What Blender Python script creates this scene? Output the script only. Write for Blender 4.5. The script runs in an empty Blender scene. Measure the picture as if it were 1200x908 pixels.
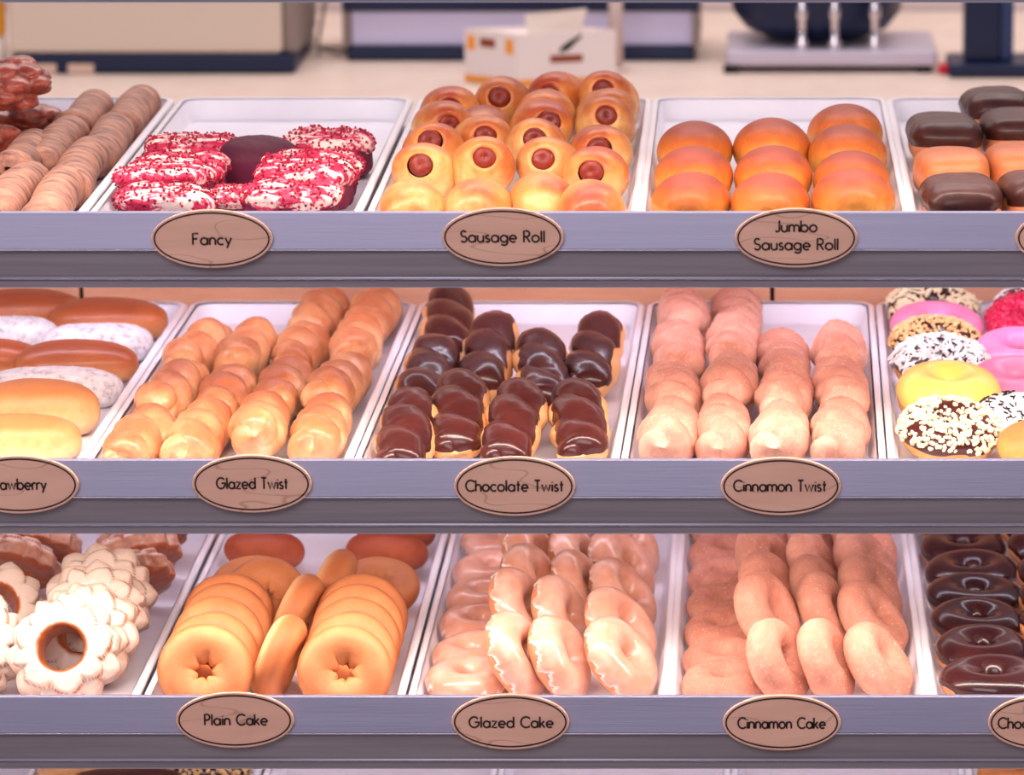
import bpy, math, random
import numpy as np
from mathutils import Vector, Matrix, Euler, Quaternion

random.seed(7)
RNG = np.random.RandomState(11)
S = bpy.context.scene
COL = S.collection
PI = math.pi

# ------------------------------------------------------------------ camera
FPX, CXP, CYP = 5150.0, 900.0, 454.0          # focal length in px (1200x908), principal point
PITCH = math.atan((454 + 715) / FPX)
FW = Vector((0, math.cos(PITCH), -math.sin(PITCH)))
UP = Vector((0, math.sin(PITCH), math.cos(PITCH)))
D0 = 3.87
CAM = -(FW * D0 + UP * ((454 - 538) / FPX * D0))
cam_d = bpy.data.cameras.new('camera')
cam = bpy.data.objects.new('camera', cam_d)
COL.objects.link(cam)
cam.location = CAM
cam.rotation_euler = (PI / 2 - PITCH, 0, 0)
cam_d.sensor_fit = 'HORIZONTAL'
cam_d.sensor_width = 36
cam_d.lens = FPX / 1200 * 36
cam_d.shift_x = (600 - CXP) / 1200
cam_d.clip_end = 60
cam_d.dof.use_dof = True
cam_d.dof.focus_distance = 3.98
cam_d.dof.aperture_fstop = 7.5
S.camera = cam

# ------------------------------------------------------------------ light and exposure
w = bpy.data.worlds.new('world'); S.world = w; w.use_nodes = True
bg = w.node_tree.nodes['Background']
bg.inputs[0].default_value = (0.86, 0.80, 1.0, 1)
bg.inputs[1].default_value = 0.32
S.view_settings.view_transform = 'Standard'
S.view_settings.look = 'None'
S.view_settings.exposure = 0.12
S.view_settings.gamma = 1.0
S.view_settings.use_curve_mapping = False
S.cycles.use_denoising = True
S.cycles.max_bounces = 6
S.cycles.sample_clamp_indirect = 6.0

def area(name, loc, aim, sx, sy, power, col):
    d = bpy.data.lights.new(name, 'AREA'); d.shape = 'RECTANGLE'
    d.size = sx; d.size_y = sy; d.energy = power; d.color = col
    o = bpy.data.objects.new(name, d); COL.objects.link(o)
    o.location = loc
    o.rotation_euler = (Vector(aim) - Vector(loc)).to_track_quat('-Z', 'Y').to_euler()
    return o
area('shop_window_light', (-0.8, -3.6, 2.4), (0, 0, -0.1), 3.2, 1.6, 84, (1.0, 0.91, 0.93))
area('counter_ceiling_light', (0.0, 2.2, 2.3), (0.0, 2.3, 0), 3.0, 1.6, 60, (1.0, 0.90, 0.86))
STRIP_POWER = (4.4, 5.2, 4.4, 1.5)            # the tube under the header and under each shelf
STRIP_COL = (1.0, 0.86, 0.77)

# ------------------------------------------------------------------ where the shelves are
def rail_z(py):
    """height of a point on the rail plane y=0 seen at pixel row py"""
    a = (454 - py) / FPX
    d = FW + UP * a
    t = (0 - CAM.y) / d.y
    return CAM.z + d.z * t
RAILZ = [rail_z(248), rail_z(538), rail_z(815), rail_z(1085)]
TRAY_H = 0.020
DROP = 0.014                                    # the tray rims lie this far below the top of the price rail
RIMZ = [z - DROP for z in RAILZ]
FLOORZ = [z - TRAY_H + 0.0005 for z in RIMZ]
TRAYY = 0.012

def ray(px, py):
    return FW + Vector(((px - CXP) / FPX, 0, 0)) + UP * ((CYP - py) / FPX)
def at(row, px, py, h=0.0):
    """point h above the tray floor of a shelf, seen at a pixel of the photograph"""
    d = ray(px, py)
    t = (FLOORZ[row] + h - CAM.z) / d.z
    return CAM + d * t
def at_z(px, py, z):
    d = ray(px, py)
    return CAM + d * ((z - CAM.z) / d.z)
def at_y(px, py, Y):
    d = ray(px, py)
    return CAM + d * ((Y - CAM.y) / d.y)

LEN = [at_z(640, 113, RIMZ[0] + .003).y - TRAYY, at_z(640, 352, RIMZ[1] + .003).y - TRAYY, 0.70, 0.70]

# ------------------------------------------------------------------ materials
def lin(h):
    h = h.lstrip('#')
    c = [int(h[i:i + 2], 16) / 255 for i in (0, 2, 4)]
    return tuple((x / 12.92 if x <= 0.04045 else ((x + 0.055) / 1.055) ** 2.4) for x in c) + (1,)

class NT:
    def __init__(s, name):
        s.m = bpy.data.materials.new(name); s.m.use_nodes = True
        s.t = s.m.node_tree; s.b = s.t.nodes['Principled BSDF']
        s.tc = s.t.nodes.new('ShaderNodeTexCoord')
        s.oi = s.t.nodes.new('ShaderNodeObjectInfo')
    def n(s, kind, **kw):
        x = s.t.nodes.new(kind)
        for k, v in kw.items(): setattr(x, k, v)
        return x
    def l(s, a, b): s.t.links.new(a, b)
    def coord(s, scale=(1, 1, 1), rand=True):
        mp = s.n('ShaderNodeMapping'); mp.inputs['Scale'].default_value = scale
        s.l(s.tc.outputs['Object'], mp.inputs[0])
        if rand:
            mu = s.n('ShaderNodeMath', operation='MULTIPLY'); mu.inputs[1].default_value = 37.0
            s.l(s.oi.outputs['Random'], mu.inputs[0]); s.l(mu.outputs[0], mp.inputs['Location'])
        return mp.outputs[0]
    def noise(s, scale, detail=3, rough=0.55, stretch=(1, 1, 1), rand=True):
        x = s.n('ShaderNodeTexNoise'); x.inputs['Scale'].default_value = scale
        x.inputs['Detail'].default_value = detail; x.inputs['Roughness'].default_value = rough
        s.l(s.coord(stretch, rand), x.inputs['Vector']); return x.outputs['Fac']
    def ramp(s, fac, stops):
        r = s.n('ShaderNodeValToRGB'); e = r.color_ramp.elements
        while len(e) < len(stops): e.new(0.5)
        for i, (p, c) in enumerate(stops):
            e[i].position = p; e[i].color = lin(c) if isinstance(c, str) else c
        s.l(fac, r.inputs[0]); return r.outputs[0]
    def mix(s, fac, a, b, mode='MIX'):
        x = s.n('ShaderNodeMix', data_type='RGBA', blend_type=mode)
        if isinstance(fac, (int, float)): x.inputs[0].default_value = fac
        else: s.l(fac, x.inputs[0])
        for v, i in ((a, 6), (b, 7)):
            if isinstance(v, str): x.inputs[i].default_value = lin(v)
            else: s.l(v, x.inputs[i])
        return x.outputs[2]
    def math(s, op, a, b=None, clamp=False):
        x = s.n('ShaderNodeMath', operation=op); x.use_clamp = clamp
        for v, i in ((a, 0), (b, 1)):
            if v is None: continue
            if isinstance(v, (int, float)): x.inputs[i].default_value = v
            else: s.l(v, x.inputs[i])
        return x.outputs[0]
    def z01(s, z0, z1):
        sp = s.n('ShaderNodeSeparateXYZ'); s.l(s.tc.outputs['Object'], sp.inputs[0])
        mr = s.n('ShaderNodeMapRange'); mr.inputs[1].default_value = z0; mr.inputs[2].default_value = z1
        s.l(sp.outputs[2], mr.inputs[0]); return mr.outputs[0]
    def attr(s, name):
        a = s.n('ShaderNodeAttribute', attribute_name=name); return a.outputs['Fac']
    def bump(s, h, strength=0.4, dist=0.002):
        b = s.n('ShaderNodeBump'); b.inputs['Strength'].default_value = strength
        b.inputs['Distance'].default_value = dist
        s.l(h, b.inputs['Height']); s.l(b.outputs[0], s.b.inputs['Normal'])
    def done(s, col, rough=0.5, metal=0, coat=0, coat_rough=0.15, sss=0, spec=0.35):
        if isinstance(col, str): s.b.inputs['Base Color'].default_value = lin(col)
        else: s.l(col, s.b.inputs['Base Color'])
        if isinstance(rough, (int, float)): s.b.inputs['Roughness'].default_value = rough
        else: s.l(rough, s.b.inputs['Roughness'])
        s.b.inputs['Metallic'].default_value = metal
        s.b.inputs['Specular IOR Level'].default_value = spec
        if coat:
            s.b.inputs['Coat Weight'].default_value = coat; s.b.inputs['Coat Roughness'].default_value = coat_rough
        if sss:
            s.b.inputs['Subsurface Weight'].default_value = sss
            s.b.inputs['Subsurface Radius'].default_value = (0.008, 0.004, 0.002)
            s.b.inputs['Subsurface Scale'].default_value = 1.0
        return s.m

M = {}
def plain(name, col, rough=0.5, metal=0, coat=0):
    q = NT(name); M[name] = q.done(col, rough, metal, coat); return M[name]

def dough(name, pale, mid, dark, z0, z1, nz=0.35, nscale=40, rough=0.5, coat=0.0, sss=0.12, bumpk=0.25, spots=None, rim=None):
    """baked dough: pale where it touched its neighbour, browned on the crust, blotched"""
    q = NT(name)
    f = q.z01(z0, z1)
    nn = q.math('MULTIPLY', q.math('SUBTRACT', q.noise(nscale, 4), 0.5), nz * 2)
    f = q.math('ADD', f, nn, clamp=True)
    c = q.ramp(f, [(0.05, pale), (0.5, mid), (0.95, dark)])
    if spots:
        sp = q.noise(420, 2)
        c = q.mix(q.ramp(sp, [(0.62, '#000000'), (0.72, '#ffffff')]), c, spots)
    hv = q.math('SUBTRACT', q.oi.outputs['Random'], 0.5)
    hs = q.n('ShaderNodeHueSaturation'); q.l(c, hs.inputs['Color'])
    q.l(q.math('ADD', q.math('MULTIPLY', hv, 0.26), 1.0), hs.inputs['Value'])
    q.bump(q.noise(260, 4), bumpk, 0.0015)
    c2 = q.mix(q.math('MULTIPLY', q.ramp(q.noise(75, 5, .7), [(0.40, '#ffffff'), (0.60, '#000000')]), 0.28), hs.outputs[0], dark)
    if rim: c2 = q.mix(q.math('MULTIPLY', q.attr('rim'), 0.9), c2, rim)  # darker rim colour: browned crust plus painted shade between nested rings
    M[name] = q.done(c2, rough, coat=coat, sss=sss); return M[name]

# ------------------------------------------------------------------ mesh helpers
def snoise(p, freq, seed, n=6):
    """smooth random field on points p (N,3), about -1..1"""
    r = np.random.RandomState(seed)
    k = r.normal(size=(n, 3)) * freq
    ph = r.uniform(0, 2 * PI, n)
    return np.sin(p @ k.T + ph).sum(1) / math.sqrt(n) / 1.3

def grid_faces(nu, nv, cu, cv):
    f = []
    for i in range(nu if cu else nu - 1):
        for j in range(nv if cv else nv - 1):
            a, b = i * nv + j, ((i + 1) % nu) * nv + j
            c, d = ((i + 1) % nu) * nv + (j + 1) % nv, i * nv + (j + 1) % nv
            f.append((a, b, c, d))
    return f

def vnormals(V, F):
    N = np.zeros_like(V)
    A = np.array([f[:4] if len(f) >= 4 else (f[0], f[1], f[2], f[2]) for f in F])
    fn = np.cross(V[A[:, 2]] - V[A[:, 0]], V[A[:, 3]] - V[A[:, 1]])
    for k in range(4): np.add.at(N, A[:, k], fn)
    return N / np.maximum(np.linalg.norm(N, axis=1, keepdims=True), 1e-12)

def mesh(name, V, F, mats, smooth=True, fm=None, attr=None):
    me = bpy.data.meshes.new(name)
    me.from_pydata([tuple(v) for v in np.asarray(V, float)], [], [tuple(int(i) for i in f) for f in F])
    for m in (mats if isinstance(mats, (list, tuple)) else [mats]): me.materials.append(m)
    if smooth: me.polygons.foreach_set('use_smooth', [True] * len(me.polygons))
    if fm is not None: me.polygons.foreach_set('material_index', fm)
    if attr:
        for k, a in attr.items():
            at_ = me.attributes.new(k, 'FLOAT', 'POINT'); at_.data.foreach_set('value', np.asarray(a, np.float32))
    me.update()
    return me

class MB:
    """collects simple solids into one mesh"""
    def __init__(s): s.V = []; s.F = []; s.n = 0
    def add(s, V, F):
        V = np.asarray(V, float); s.V.append(V)
        s.F += [tuple(i + s.n for i in f) for f in F]; s.n += len(V); return s
    def box(s, x0, x1, y0, y1, z0, z1, b=0.0):
        if b <= 0:
            V = [(x, y, z) for x in (x0, x1) for y in (y0, y1) for z in (z0, z1)]
            F = [(0, 1, 3, 2), (4, 6, 7, 5), (0, 4, 5, 1), (2, 3, 7, 6), (0, 2, 6, 4), (1, 5, 7, 3)]
            return s.add(V, F)
        # bevelled: loops of rounded rectangle in xy, stacked in z
        L = []
        for ins, z in ((b, z0), (b * .3, z0 + b * .3), (0, z0 + b), (0, z1 - b), (b * .3, z1 - b * .3), (b, z1)):
            L.append([(x, y, z) for x, y in rrect(x0 + ins, x1 - ins, y0 + ins, y1 - ins, b, 3)])
        return s.loops(L, True, True)
    def loops(s, L, cap0=False, cap1=False):
        n = len(L[0]); V = [p for l in L for p in l]
        F = [(i * n + j, i * n + (j + 1) % n, (i + 1) * n + (j + 1) % n, (i + 1) * n + j) for i in range(len(L) - 1) for j in range(n)]
        if cap0: F.append(tuple(range(n - 1, -1, -1)))
        if cap1: F.append(tuple(range((len(L) - 1) * n, len(L) * n)))
        return s.add(V, F)
    def tube(s, P, r, n=8, cap=True):
        P = [Vector(p) for p in P]; L = []
        for i, p in enumerate(P):
            t = (P[min(i + 1, len(P) - 1)] - P[max(i - 1, 0)]).normalized()
            ref = Vector((0, 1, 0)) if abs(t.y) < 0.9 else Vector((1, 0, 0))
            a = t.cross(ref).normalized(); b = t.cross(a)
            rr = r[i] if isinstance(r, (list, tuple)) else r
            L.append([tuple(p + (a * math.cos(2 * PI * k / n) + b * math.sin(2 * PI * k / n)) * rr) for k in range(n)])
        return s.loops(L, cap, cap)
    def lathe(s, prof, n=32, c=(0, 0, 0)):
        L = [[(c[0] + r * math.cos(2 * PI * k / n), c[1] + r * math.sin(2 * PI * k / n), c[2] + z) for k in range(n)] for r, z in prof]
        return s.loops(L, True, True)
    def prism_x(s, prof, x0, x1):
        """profile of (y,z) points extruded along x"""
        return s.loops([[(x0, y, z) for y, z in prof], [(x1, y, z) for y, z in prof]], True, True)
    def mesh(s, name, mats, smooth=False):
        return mesh(name, np.concatenate(s.V), s.F, mats, smooth)

def rrect(x0, x1, y0, y1, r, n=4):
    r = max(min(r, (x1 - x0) / 2 - 1e-5, (y1 - y0) / 2 - 1e-5), 1e-5)
    P = []
    for cx, cy, a in ((x1 - r, y1 - r, 0), (x0 + r, y1 - r, 90), (x0 + r, y0 + r, 180), (x1 - r, y0 + r, 270)):
        for k in range(n + 1):
            t = math.radians(a + 90 * k / n); P.append((cx + r * math.cos(t), cy + r * math.sin(t)))
    return P

def auto_smooth(me, deg=35):
    bm_ang = math.cos(math.radians(deg))
    import bmesh
    bm = bmesh.new(); bm.from_mesh(me)
    for f in bm.faces: f.smooth = True
    for e in bm.edges:
        if len(e.link_faces) == 2 and e.link_faces[0].normal.dot(e.link_faces[1].normal) < bm_ang: e.smooth = False
    bm.to_mesh(me); bm.free(); return me

# ------------------------------------------------------------------ objects
def ob(name, me, parent=None, kind=None, label=None):
    o = bpy.data.objects.new(name, me); COL.objects.link(o)
    if parent: o.parent = parent
    if kind: o['kind'] = kind
    if label: o['label'] = label
    return o
def empty(name, loc=(0, 0, 0), rot=(0, 0, 0)):
    o = bpy.data.objects.new(name, None); COL.objects.link(o); o.empty_display_size = 0.02
    o.location = loc; o.rotation_euler = rot; return o
def tag(o, label, cat, group=None):
    o['label'] = label; o['category'] = cat
    if group: o['group'] = group
    return o
def struct(name, me):
    o = ob(name, me); o['kind'] = 'structure'; return o

def mesh_coords(me):
    a = np.empty(len(me.vertices) * 3, np.float32); me.vertices.foreach_get('co', a); return a.reshape(-1, 3)

class Proto:
    """a kind of pastry: one mesh, or an Empty with part meshes (name, mesh, index of parent part or None, kind)"""
    def __init__(s, name, cat, parts): s.name, s.cat, s.parts = name, cat, parts
    def put(s, label, group, rot, x, y, floor, lift=0.0, scale=1.0, settle=True, z=None):
        R = rot.to_matrix() if isinstance(rot, (Quaternion, Euler)) else rot
        if len(s.parts) == 1:
            r = ob(s.name, s.parts[0][1])
        else:
            r = empty(s.name)
            made = []
            for nm, me, par, kind in s.parts:
                made.append(ob(nm, me, r if par is None else made[par], kind))
        sc = scale if isinstance(scale, (tuple, list)) else (scale,) * 3
        A = np.array(R) @ np.diag(sc)
        P = np.concatenate([mesh_coords(p[1]) for p in s.parts]) @ A.T
        zz = z if z is not None else floor + lift - P[:, 2].min()
        r.matrix_world = Matrix.LocRotScale(Vector((x, y, zz)), R.to_quaternion(), Vector(sc))
        tag(r, label, s.cat, group)
        return r

# ------------------------------------------------------------------ pastry shapes (metres)
def sgnpow(c, e): return np.sign(c) * np.abs(c) ** e
def superell(rx, ry, rz, e1=1.0, e2=1.0, nu=48, nv=28, flat=None):
    """rows over latitude; closed"""
    th = np.linspace(-PI / 2 + 1e-3, PI / 2 - 1e-3, nv); ph = np.linspace(0, 2 * PI, nu, endpoint=False)
    T, Pq = np.meshgrid(th, ph)
    V = np.stack([rx * sgnpow(np.cos(T), e1) * sgnpow(np.cos(Pq), e2), ry * sgnpow(np.cos(T), e1) * sgnpow(np.sin(Pq), e2), rz * sgnpow(np.sin(T), e1)], -1).reshape(-1, 3)
    if flat is not None:
        z = V[:, 2]; V[:, 2] = np.where(z < flat, flat + (z - flat) * 0.15, z)
    F = grid_faces(nu, nv, True, False)
    F.append(tuple(i * nv for i in range(nu - 1, -1, -1))); F.append(tuple(i * nv + nv - 1 for i in range(nu)))
    return V, F
def rough_up(V, F, amp, freq, seed, n=6):
    N = vnormals(V, F); return V + N * (snoise(V, freq, seed, n) * amp)[:, None]
def torus(R, r, flatz=0.85, nu=72, nv=32, lobes=0, lobe_amp=0, seed=0, wob=0.0):
    u = np.linspace(0, 2 * PI, nu, endpoint=False); v = np.linspace(0, 2 * PI, nv, endpoint=False)
    U, W = np.meshgrid(u, v, indexing='ij')
    inner = np.clip(-np.cos(W), 0, 1)
    rs = np.random.RandomState(seed)
    phs = rs.uniform(0, 6.28)
    rr = r + lobe_amp * inner ** 2 * np.abs(np.cos(lobes / 2 * U + phs)) ** 0.6 if lobes else r
    ir = r * (1 + wob * np.sin(2 * U + phs) + wob * .6 * np.sin(3 * U + 2 * phs))
    rr = rr + (ir - r)
    rho = R + rr * np.cos(W)
    V = np.stack([rho * np.cos(U), rho * np.sin(U), flatz * r * np.sin(W) * (1 + 0.0 * U)], -1).reshape(-1, 3)
    return V, grid_faces(nu, nv, True, True)

def cap(V, F, field, t, w, eps=0.0004, extra=0.0):
    """a coating that covers V where field>0: returns its mesh and how far from its edge each vertex is"""
    N = vnormals(V, F)
    x = np.clip((field + w) / (2 * w), 0, 1); sm = x * x * (3 - 2 * x)
    off = -eps + (t + eps) * sm ** 0.6
    W = V + N * (off + extra * 0)[:, None]
    keep = [f for f in F if max(field[i] for i in f) > -w]
    idx = sorted({i for f in keep for i in f}); mp = {k: i for i, k in enumerate(idx)}
    return W[idx], [tuple(mp[i] for i in f) for f in keep], sm[idx], N[idx]

def scatter(V, F, N, n, kind, rs, size, lift=0.0006, where=None):
    """small bits lying on a surface, as one mesh"""
    B = MB()
    A = np.array([f[:4] if len(f) >= 4 else (f[0], f[1], f[2], f[2]) for f in F])
    ar = np.linalg.norm(np.cross(V[A[:, 2]] - V[A[:, 0]], V[A[:, 3]] - V[A[:, 1]]), axis=1)
    if where is not None: ar = ar * np.array([where[f[0]] > 0.5 for f in F])
    pick = rs.choice(len(F), n, p=ar / ar.sum())
    for k in pick:
        q = A[k]; b = rs.dirichlet((1, 1, 1, 1)); p = (V[q] * b[:, None]).sum(0); nn = Vector(N[q].mean(0)).normalized()
        rot = nn.to_track_quat('Z', 'Y').to_matrix() @ Matrix.Rotation(rs.uniform(0, 6.28), 3, 'Z') @ Matrix.Rotation(rs.normal() * 0.5, 3, 'X') @ Matrix.Rotation(rs.normal() * .3, 3, 'Y')
        s_ = size * rs.uniform(0.7, 1.3)
        if kind == 'rod': d = (s_ * 2.4, s_ * .62, s_ * .62)
        elif kind == 'flake': d = (s_ * rs.uniform(1.6, 3.6), s_ * .7, s_ * .35)
        else: d = (s_ * rs.uniform(.8, 1.5), s_ * rs.uniform(.7, 1.1), s_ * rs.uniform(.6, 1))
        O = [(1, 0, 0), (0, 1, 0), (-1, 0, 0), (0, -1, 0)]
        Vb = [(x * d[0] * .5 * .62, y * d[1] * .5 * .9, d[2] * .5 * zz) for zz in (-1, 1) for x, y in ((1, 1), (-1, 1), (-1, -1), (1, -1))]
        Vb += [(d[0] * .6, 0, 0), (-d[0] * .6, 0, 0)]
        Fb = [(3, 2, 1, 0), (4, 5, 6, 7), (0, 1, 5, 4), (2, 3, 7, 6), (1, 2, 9), (2, 6, 9), (6, 5, 9), (5, 1, 9), (3, 0, 8), (0, 4, 8), (4, 7, 8), (7, 3, 8)]
        Vb = np.array([rot @ Vector(v) for v in Vb]) + p + np.array(nn) * (lift + d[2] * .2)
        B.add(Vb, Fb)
    return B

def twist_body(L=0.17, turns=1.5, a=0.0200, b=0.0078, flatz=0.84, seed=0, nt=64, nr=18):
    rs = np.random.RandomState(seed); Vs, Fs, n = [], [], 0
    p0 = rs.uniform(-.5, .5)
    for s_ in (0, 1):
        t = np.linspace(0, 1, nt)
        ph = 2 * PI * turns * t + s_ * PI + p0
        end = np.clip(np.minimum(t, 1 - t) / 0.09, 0, 1); end = np.sqrt(1 - (1 - end) ** 2)
        rad = a * (0.02 + 0.98 * end) * (1 + 0.07 * np.sin(9 * t + s_ + seed))
        bb = b * (0.01 + 0.99 * np.clip(np.minimum(t, 1 - t) / 0.16, 0, 1))
        C = np.stack([bb * np.cos(ph), L * (t - .5), bb * np.sin(ph)], -1)
        T = np.gradient(C, axis=0); T /= np.linalg.norm(T, axis=1, keepdims=True)
        A_ = np.cross(T, np.array([0, 0, 1.0])); A_ /= np.linalg.norm(A_, axis=1, keepdims=True)
        B_ = np.cross(T, A_)
        k = np.linspace(0, 2 * PI, nr, endpoint=False)
        P = C[:, None] + rad[:, None, None] * (A_[:, None] * np.cos(k)[None, :, None] + B_[:, None] * np.sin(k)[None, :, None])
        V = P.reshape(-1, 3); F = grid_faces(nt, nr, False, True)
        F.append(tuple(range(nr - 1, -1, -1))); F.append(tuple(range((nt - 1) * nr, nt * nr)))
        F = [f[::-1] for f in F]
        Vs.append(V); Fs += [tuple(i + n for i in f) for f in F]; n += len(V)
    V = np.concatenate(Vs); V[:, 2] *= flatz
    # make sure the faces look outwards
    N = vnormals(V, Fs); 
    c = np.concatenate([np.repeat(V[i * nr:(i + 1) * nr].mean(0)[None], nr, 0) for i in range(2 * nt)])
    if ((V - c) * N).sum() < 0: Fs = [f[::-1] for f in Fs]
    V = rough_up(V, Fs, 0.0012, 110, seed + 3); V = rough_up(V, Fs, 0.0006, 330, seed + 4)
    lo = V[:, 2].min() + 0.004
    V[:, 2] = np.where(V[:, 2] < lo, lo + (V[:, 2] - lo) * .2, V[:, 2])
    return V, Fs

def fritter_body(R, seed, n=34, sq=(1, 1, .55)):
    rs = np.random.RandomState(seed)
    V, F = superell(1, 1, 1, nu=80, nv=44)
    D = V / np.linalg.norm(V, axis=1, keepdims=True)
    c = rs.normal(size=(n, 3)); c /= np.linalg.norm(c, axis=1, keepdims=True)
    c *= rs.uniform(.55, .78, (n, 1)); q = rs.uniform(.26, .40, n)
    r = np.full(len(D), .70)
    for ci, qi in zip(c, q):
        dt = D @ ci; disc = qi * qi - ci @ ci + dt * dt
        r = np.where((disc > 0) & (dt > 0), np.maximum(r, dt + np.sqrt(np.maximum(disc, 0))), r)
    V = D * r[:, None] * R
    V = rough_up(V, F, 0.0010, 260, seed + 5)
    return V * np.array(sq), F

def old_fashioned(R, seed, petals=9):
    """cracked ring: two tiers of ragged petals around a wide hole"""
    rs = np.random.RandomState(seed)
    nu, nv = 240, 72
    u = np.linspace(0, 2 * PI, nu, endpoint=False); v = np.linspace(0, 2 * PI, nv, endpoint=False)
    U, W = np.meshgrid(u, v, indexing='ij')
    def ragged(n, lo):
        """plates of uneven width with pointed outer edges"""
        cut = np.cumsum(rs.uniform(.6, 1.4, n)); cut = cut / cut[-1] * 2 * PI; ph = rs.uniform(0, 6.28)
        x = (U + ph) % (2 * PI); out = np.zeros_like(U); prev = 0
        for c in cut:
            k = (x >= prev) & (x < c); t = (x[k] - prev) / (c - prev); pk = rs.uniform(.3, .7); hgt = rs.uniform(.65, 1)
            out[k] = hgt * np.where(t < pk, lo + (1 - lo) * (t / pk) ** .7, lo + (1 - lo) * ((1 - t) / (1 - pk)) ** .7); prev = c
        return out
    co, si = np.cos(W), np.sin(W)
    pet, pet2 = ragged(petals + 2, .1), ragged(petals, .0)
    out = np.clip(co, 0, 1)
    Rm, r = R * 0.625, R * 0.265
    rho = Rm + r * sgnpow(co, .55) + out ** 2 * R * (0.20 * pet - 0.07)
    z = R * 0.25 * sgnpow(si, .45)
    top = si > .25
    edge = R * (0.66 + 0.20 * pet2)
    x = np.clip((edge - rho) / (R * 0.02), -1, 1) * .5 + .5
    slope = np.clip((rho / R - .45), 0, 1)
    z = z + np.where(top, x * R * 0.115 - slope * R * .10 + .02 * R, 0)
    z = z - np.where(top, (1 - pet) ** 3 * R * .10 * np.clip((rho / R - .7) * 4, 0, 1), 0)
    V = np.stack([rho * np.cos(U), rho * np.sin(U), z], -1).reshape(-1, 3)
    F = grid_faces(nu, nv, True, True)
    V = rough_up(V, F, 0.0005, 150, seed + 2); V = rough_up(V, F, 0.0003, 420, seed + 3)
    gap = np.clip(1 - np.abs(x - .35) * 2.6, 0, 1) * top
    crack = np.clip((1 - pet) ** 3 * np.clip((rho / R - .72) * 5, 0, 1) + gap, 0, 1).reshape(-1)
    hole = np.clip((-co - .35) * 2.2, 0, 1).reshape(-1)
    side = np.clip((out - .8) * 3, 0, 1).reshape(-1) * .5
    under = np.clip(-si * 2 - .2, 0, 1).reshape(-1)
    return V, F, np.maximum(np.maximum(crack * .75, side), np.maximum(hole, under))

# ------------------------------------------------------------------ materials of the place
def metal(name, col, rough=0.42, streak=0.10):
    q = NT(name)
    nn = q.noise(30, 4, stretch=(0.15, 6, 6), rand=False)
    c = q.mix(q.math('MULTIPLY', nn, streak * 4, clamp=True), col, tuple_hex(col, 0.72))
    q.bump(q.noise(400, 2, stretch=(0.05, 3, 3), rand=False), 0.08, 0.001)
    M[name] = q.done(c, rough, metal=0.55); return M[name]
def tuple_hex(h, k):
    h = h.lstrip('#'); return '#%02x%02x%02x' % tuple(int(int(h[i:i + 2], 16) * k) for i in (0, 2, 4))
metal('rail_metal', '#848299', 0.42)
metal('lower_metal', '#a0979f', 0.48, 0.25)
plain('edge_metal', '#aaa6ba', 0.35, 0.5)
plain('shelf_white', '#d9d3da', 0.5)
plain('seam_dark', '#40291f', 0.8)
q = NT('tray_white'); f = q.noise(9, 5)
q.bump(q.noise(200, 3), 0.05, 0.001)
M['tray_white'] = q.done(q.ramp(f, [(0.35, '#e6e0ea'), (0.7, '#f2eef4')]), 0.38, coat=0.2)
q = NT('tray_rim'); M['tray_rim'] = q.done('#f0ecf2', 0.3, coat=0.3)
q = NT('back_wood'); f = q.noise(6, 5, stretch=(1, 1, 9), rand=False)
M['back_wood'] = q.done(q.ramp(f, [(0.3, '#c88c6c'), (0.7, '#dca486')]), 0.5)
q = NT('sign_wood')
f = q.noise(38, 4, stretch=(0.25, 1, 1.6)); g = q.noise(14, 2, stretch=(.5, 1, 2.2))
c = q.ramp(f, [(0.3, '#d2a28e'), (0.7, '#deb09a')])
line = q.ramp(g, [(0.490, '#000000'), (0.497, '#ffffff'), (0.50, '#ffffff'), (0.507, '#000000')])
M['sign_wood'] = q.done(q.mix(q.math('MULTIPLY', line, 0.45), c, '#8a5a4c'), 0.55)
plain('sign_ink', '#2a1618', 0.6)
plain('sign_edge', '#c29484', 0.6)
q = NT('counter_stone'); f = q.noise(25, 4, rand=False)
M['counter_stone'] = q.done(q.ramp(f, [(0.3, '#d3bcae'), (0.7, '#dccabd')]), 0.4)
q = NT('rear_wall'); f = q.noise(4, 3, rand=False)
M['rear_wall'] = q.done(q.ramp(f, [(0.3, '#d8c6c0'), (0.7, '#e0d0ca')]), 0.7)
plain('floor_tile', '#a89a92', 0.5)
plain('appliance_beige', '#d8c6b4', 0.5); plain('taupe_and_shaded_side', '#8b7a74', 0.55)
plain('navy', '#0c1a3c', 0.4); plain('navy_light', '#2a3a62', 0.35); plain('black_rubber', '#141218', 0.7)
plain('button_pale', '#d8b8a4', 0.5)
plain('lavender_panel', '#d2ccea', 0.5); plain('chrome', '#d8d0d4', 0.15, 0.9); plain('steel_soft', '#c4bccc', 0.35, 0.4)
plain('card_white', '#e8dcd8', 0.6); plain('card_orange', '#f09a28', 0.6); plain('card_brown', '#8a3f1e', 0.6); plain('card_black', '#1c1a20', 0.6)
plain('paper_cream', '#f0e4d8', 0.7); plain('yellow_plastic', '#f0a810', 0.4); plain('white_plastic', '#e8dcd4', 0.4); plain('red_plastic', '#c81830', 0.4)
plain('post_beige', '#cdb8b0', 0.5)
q = NT('tube_glow'); q.b.inputs['Emission Color'].default_value = (1, .93, .88, 1); q.b.inputs['Emission Strength'].default_value = 3
M['tube_glow'] = q.done('#ffffff', 0.4)

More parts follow.
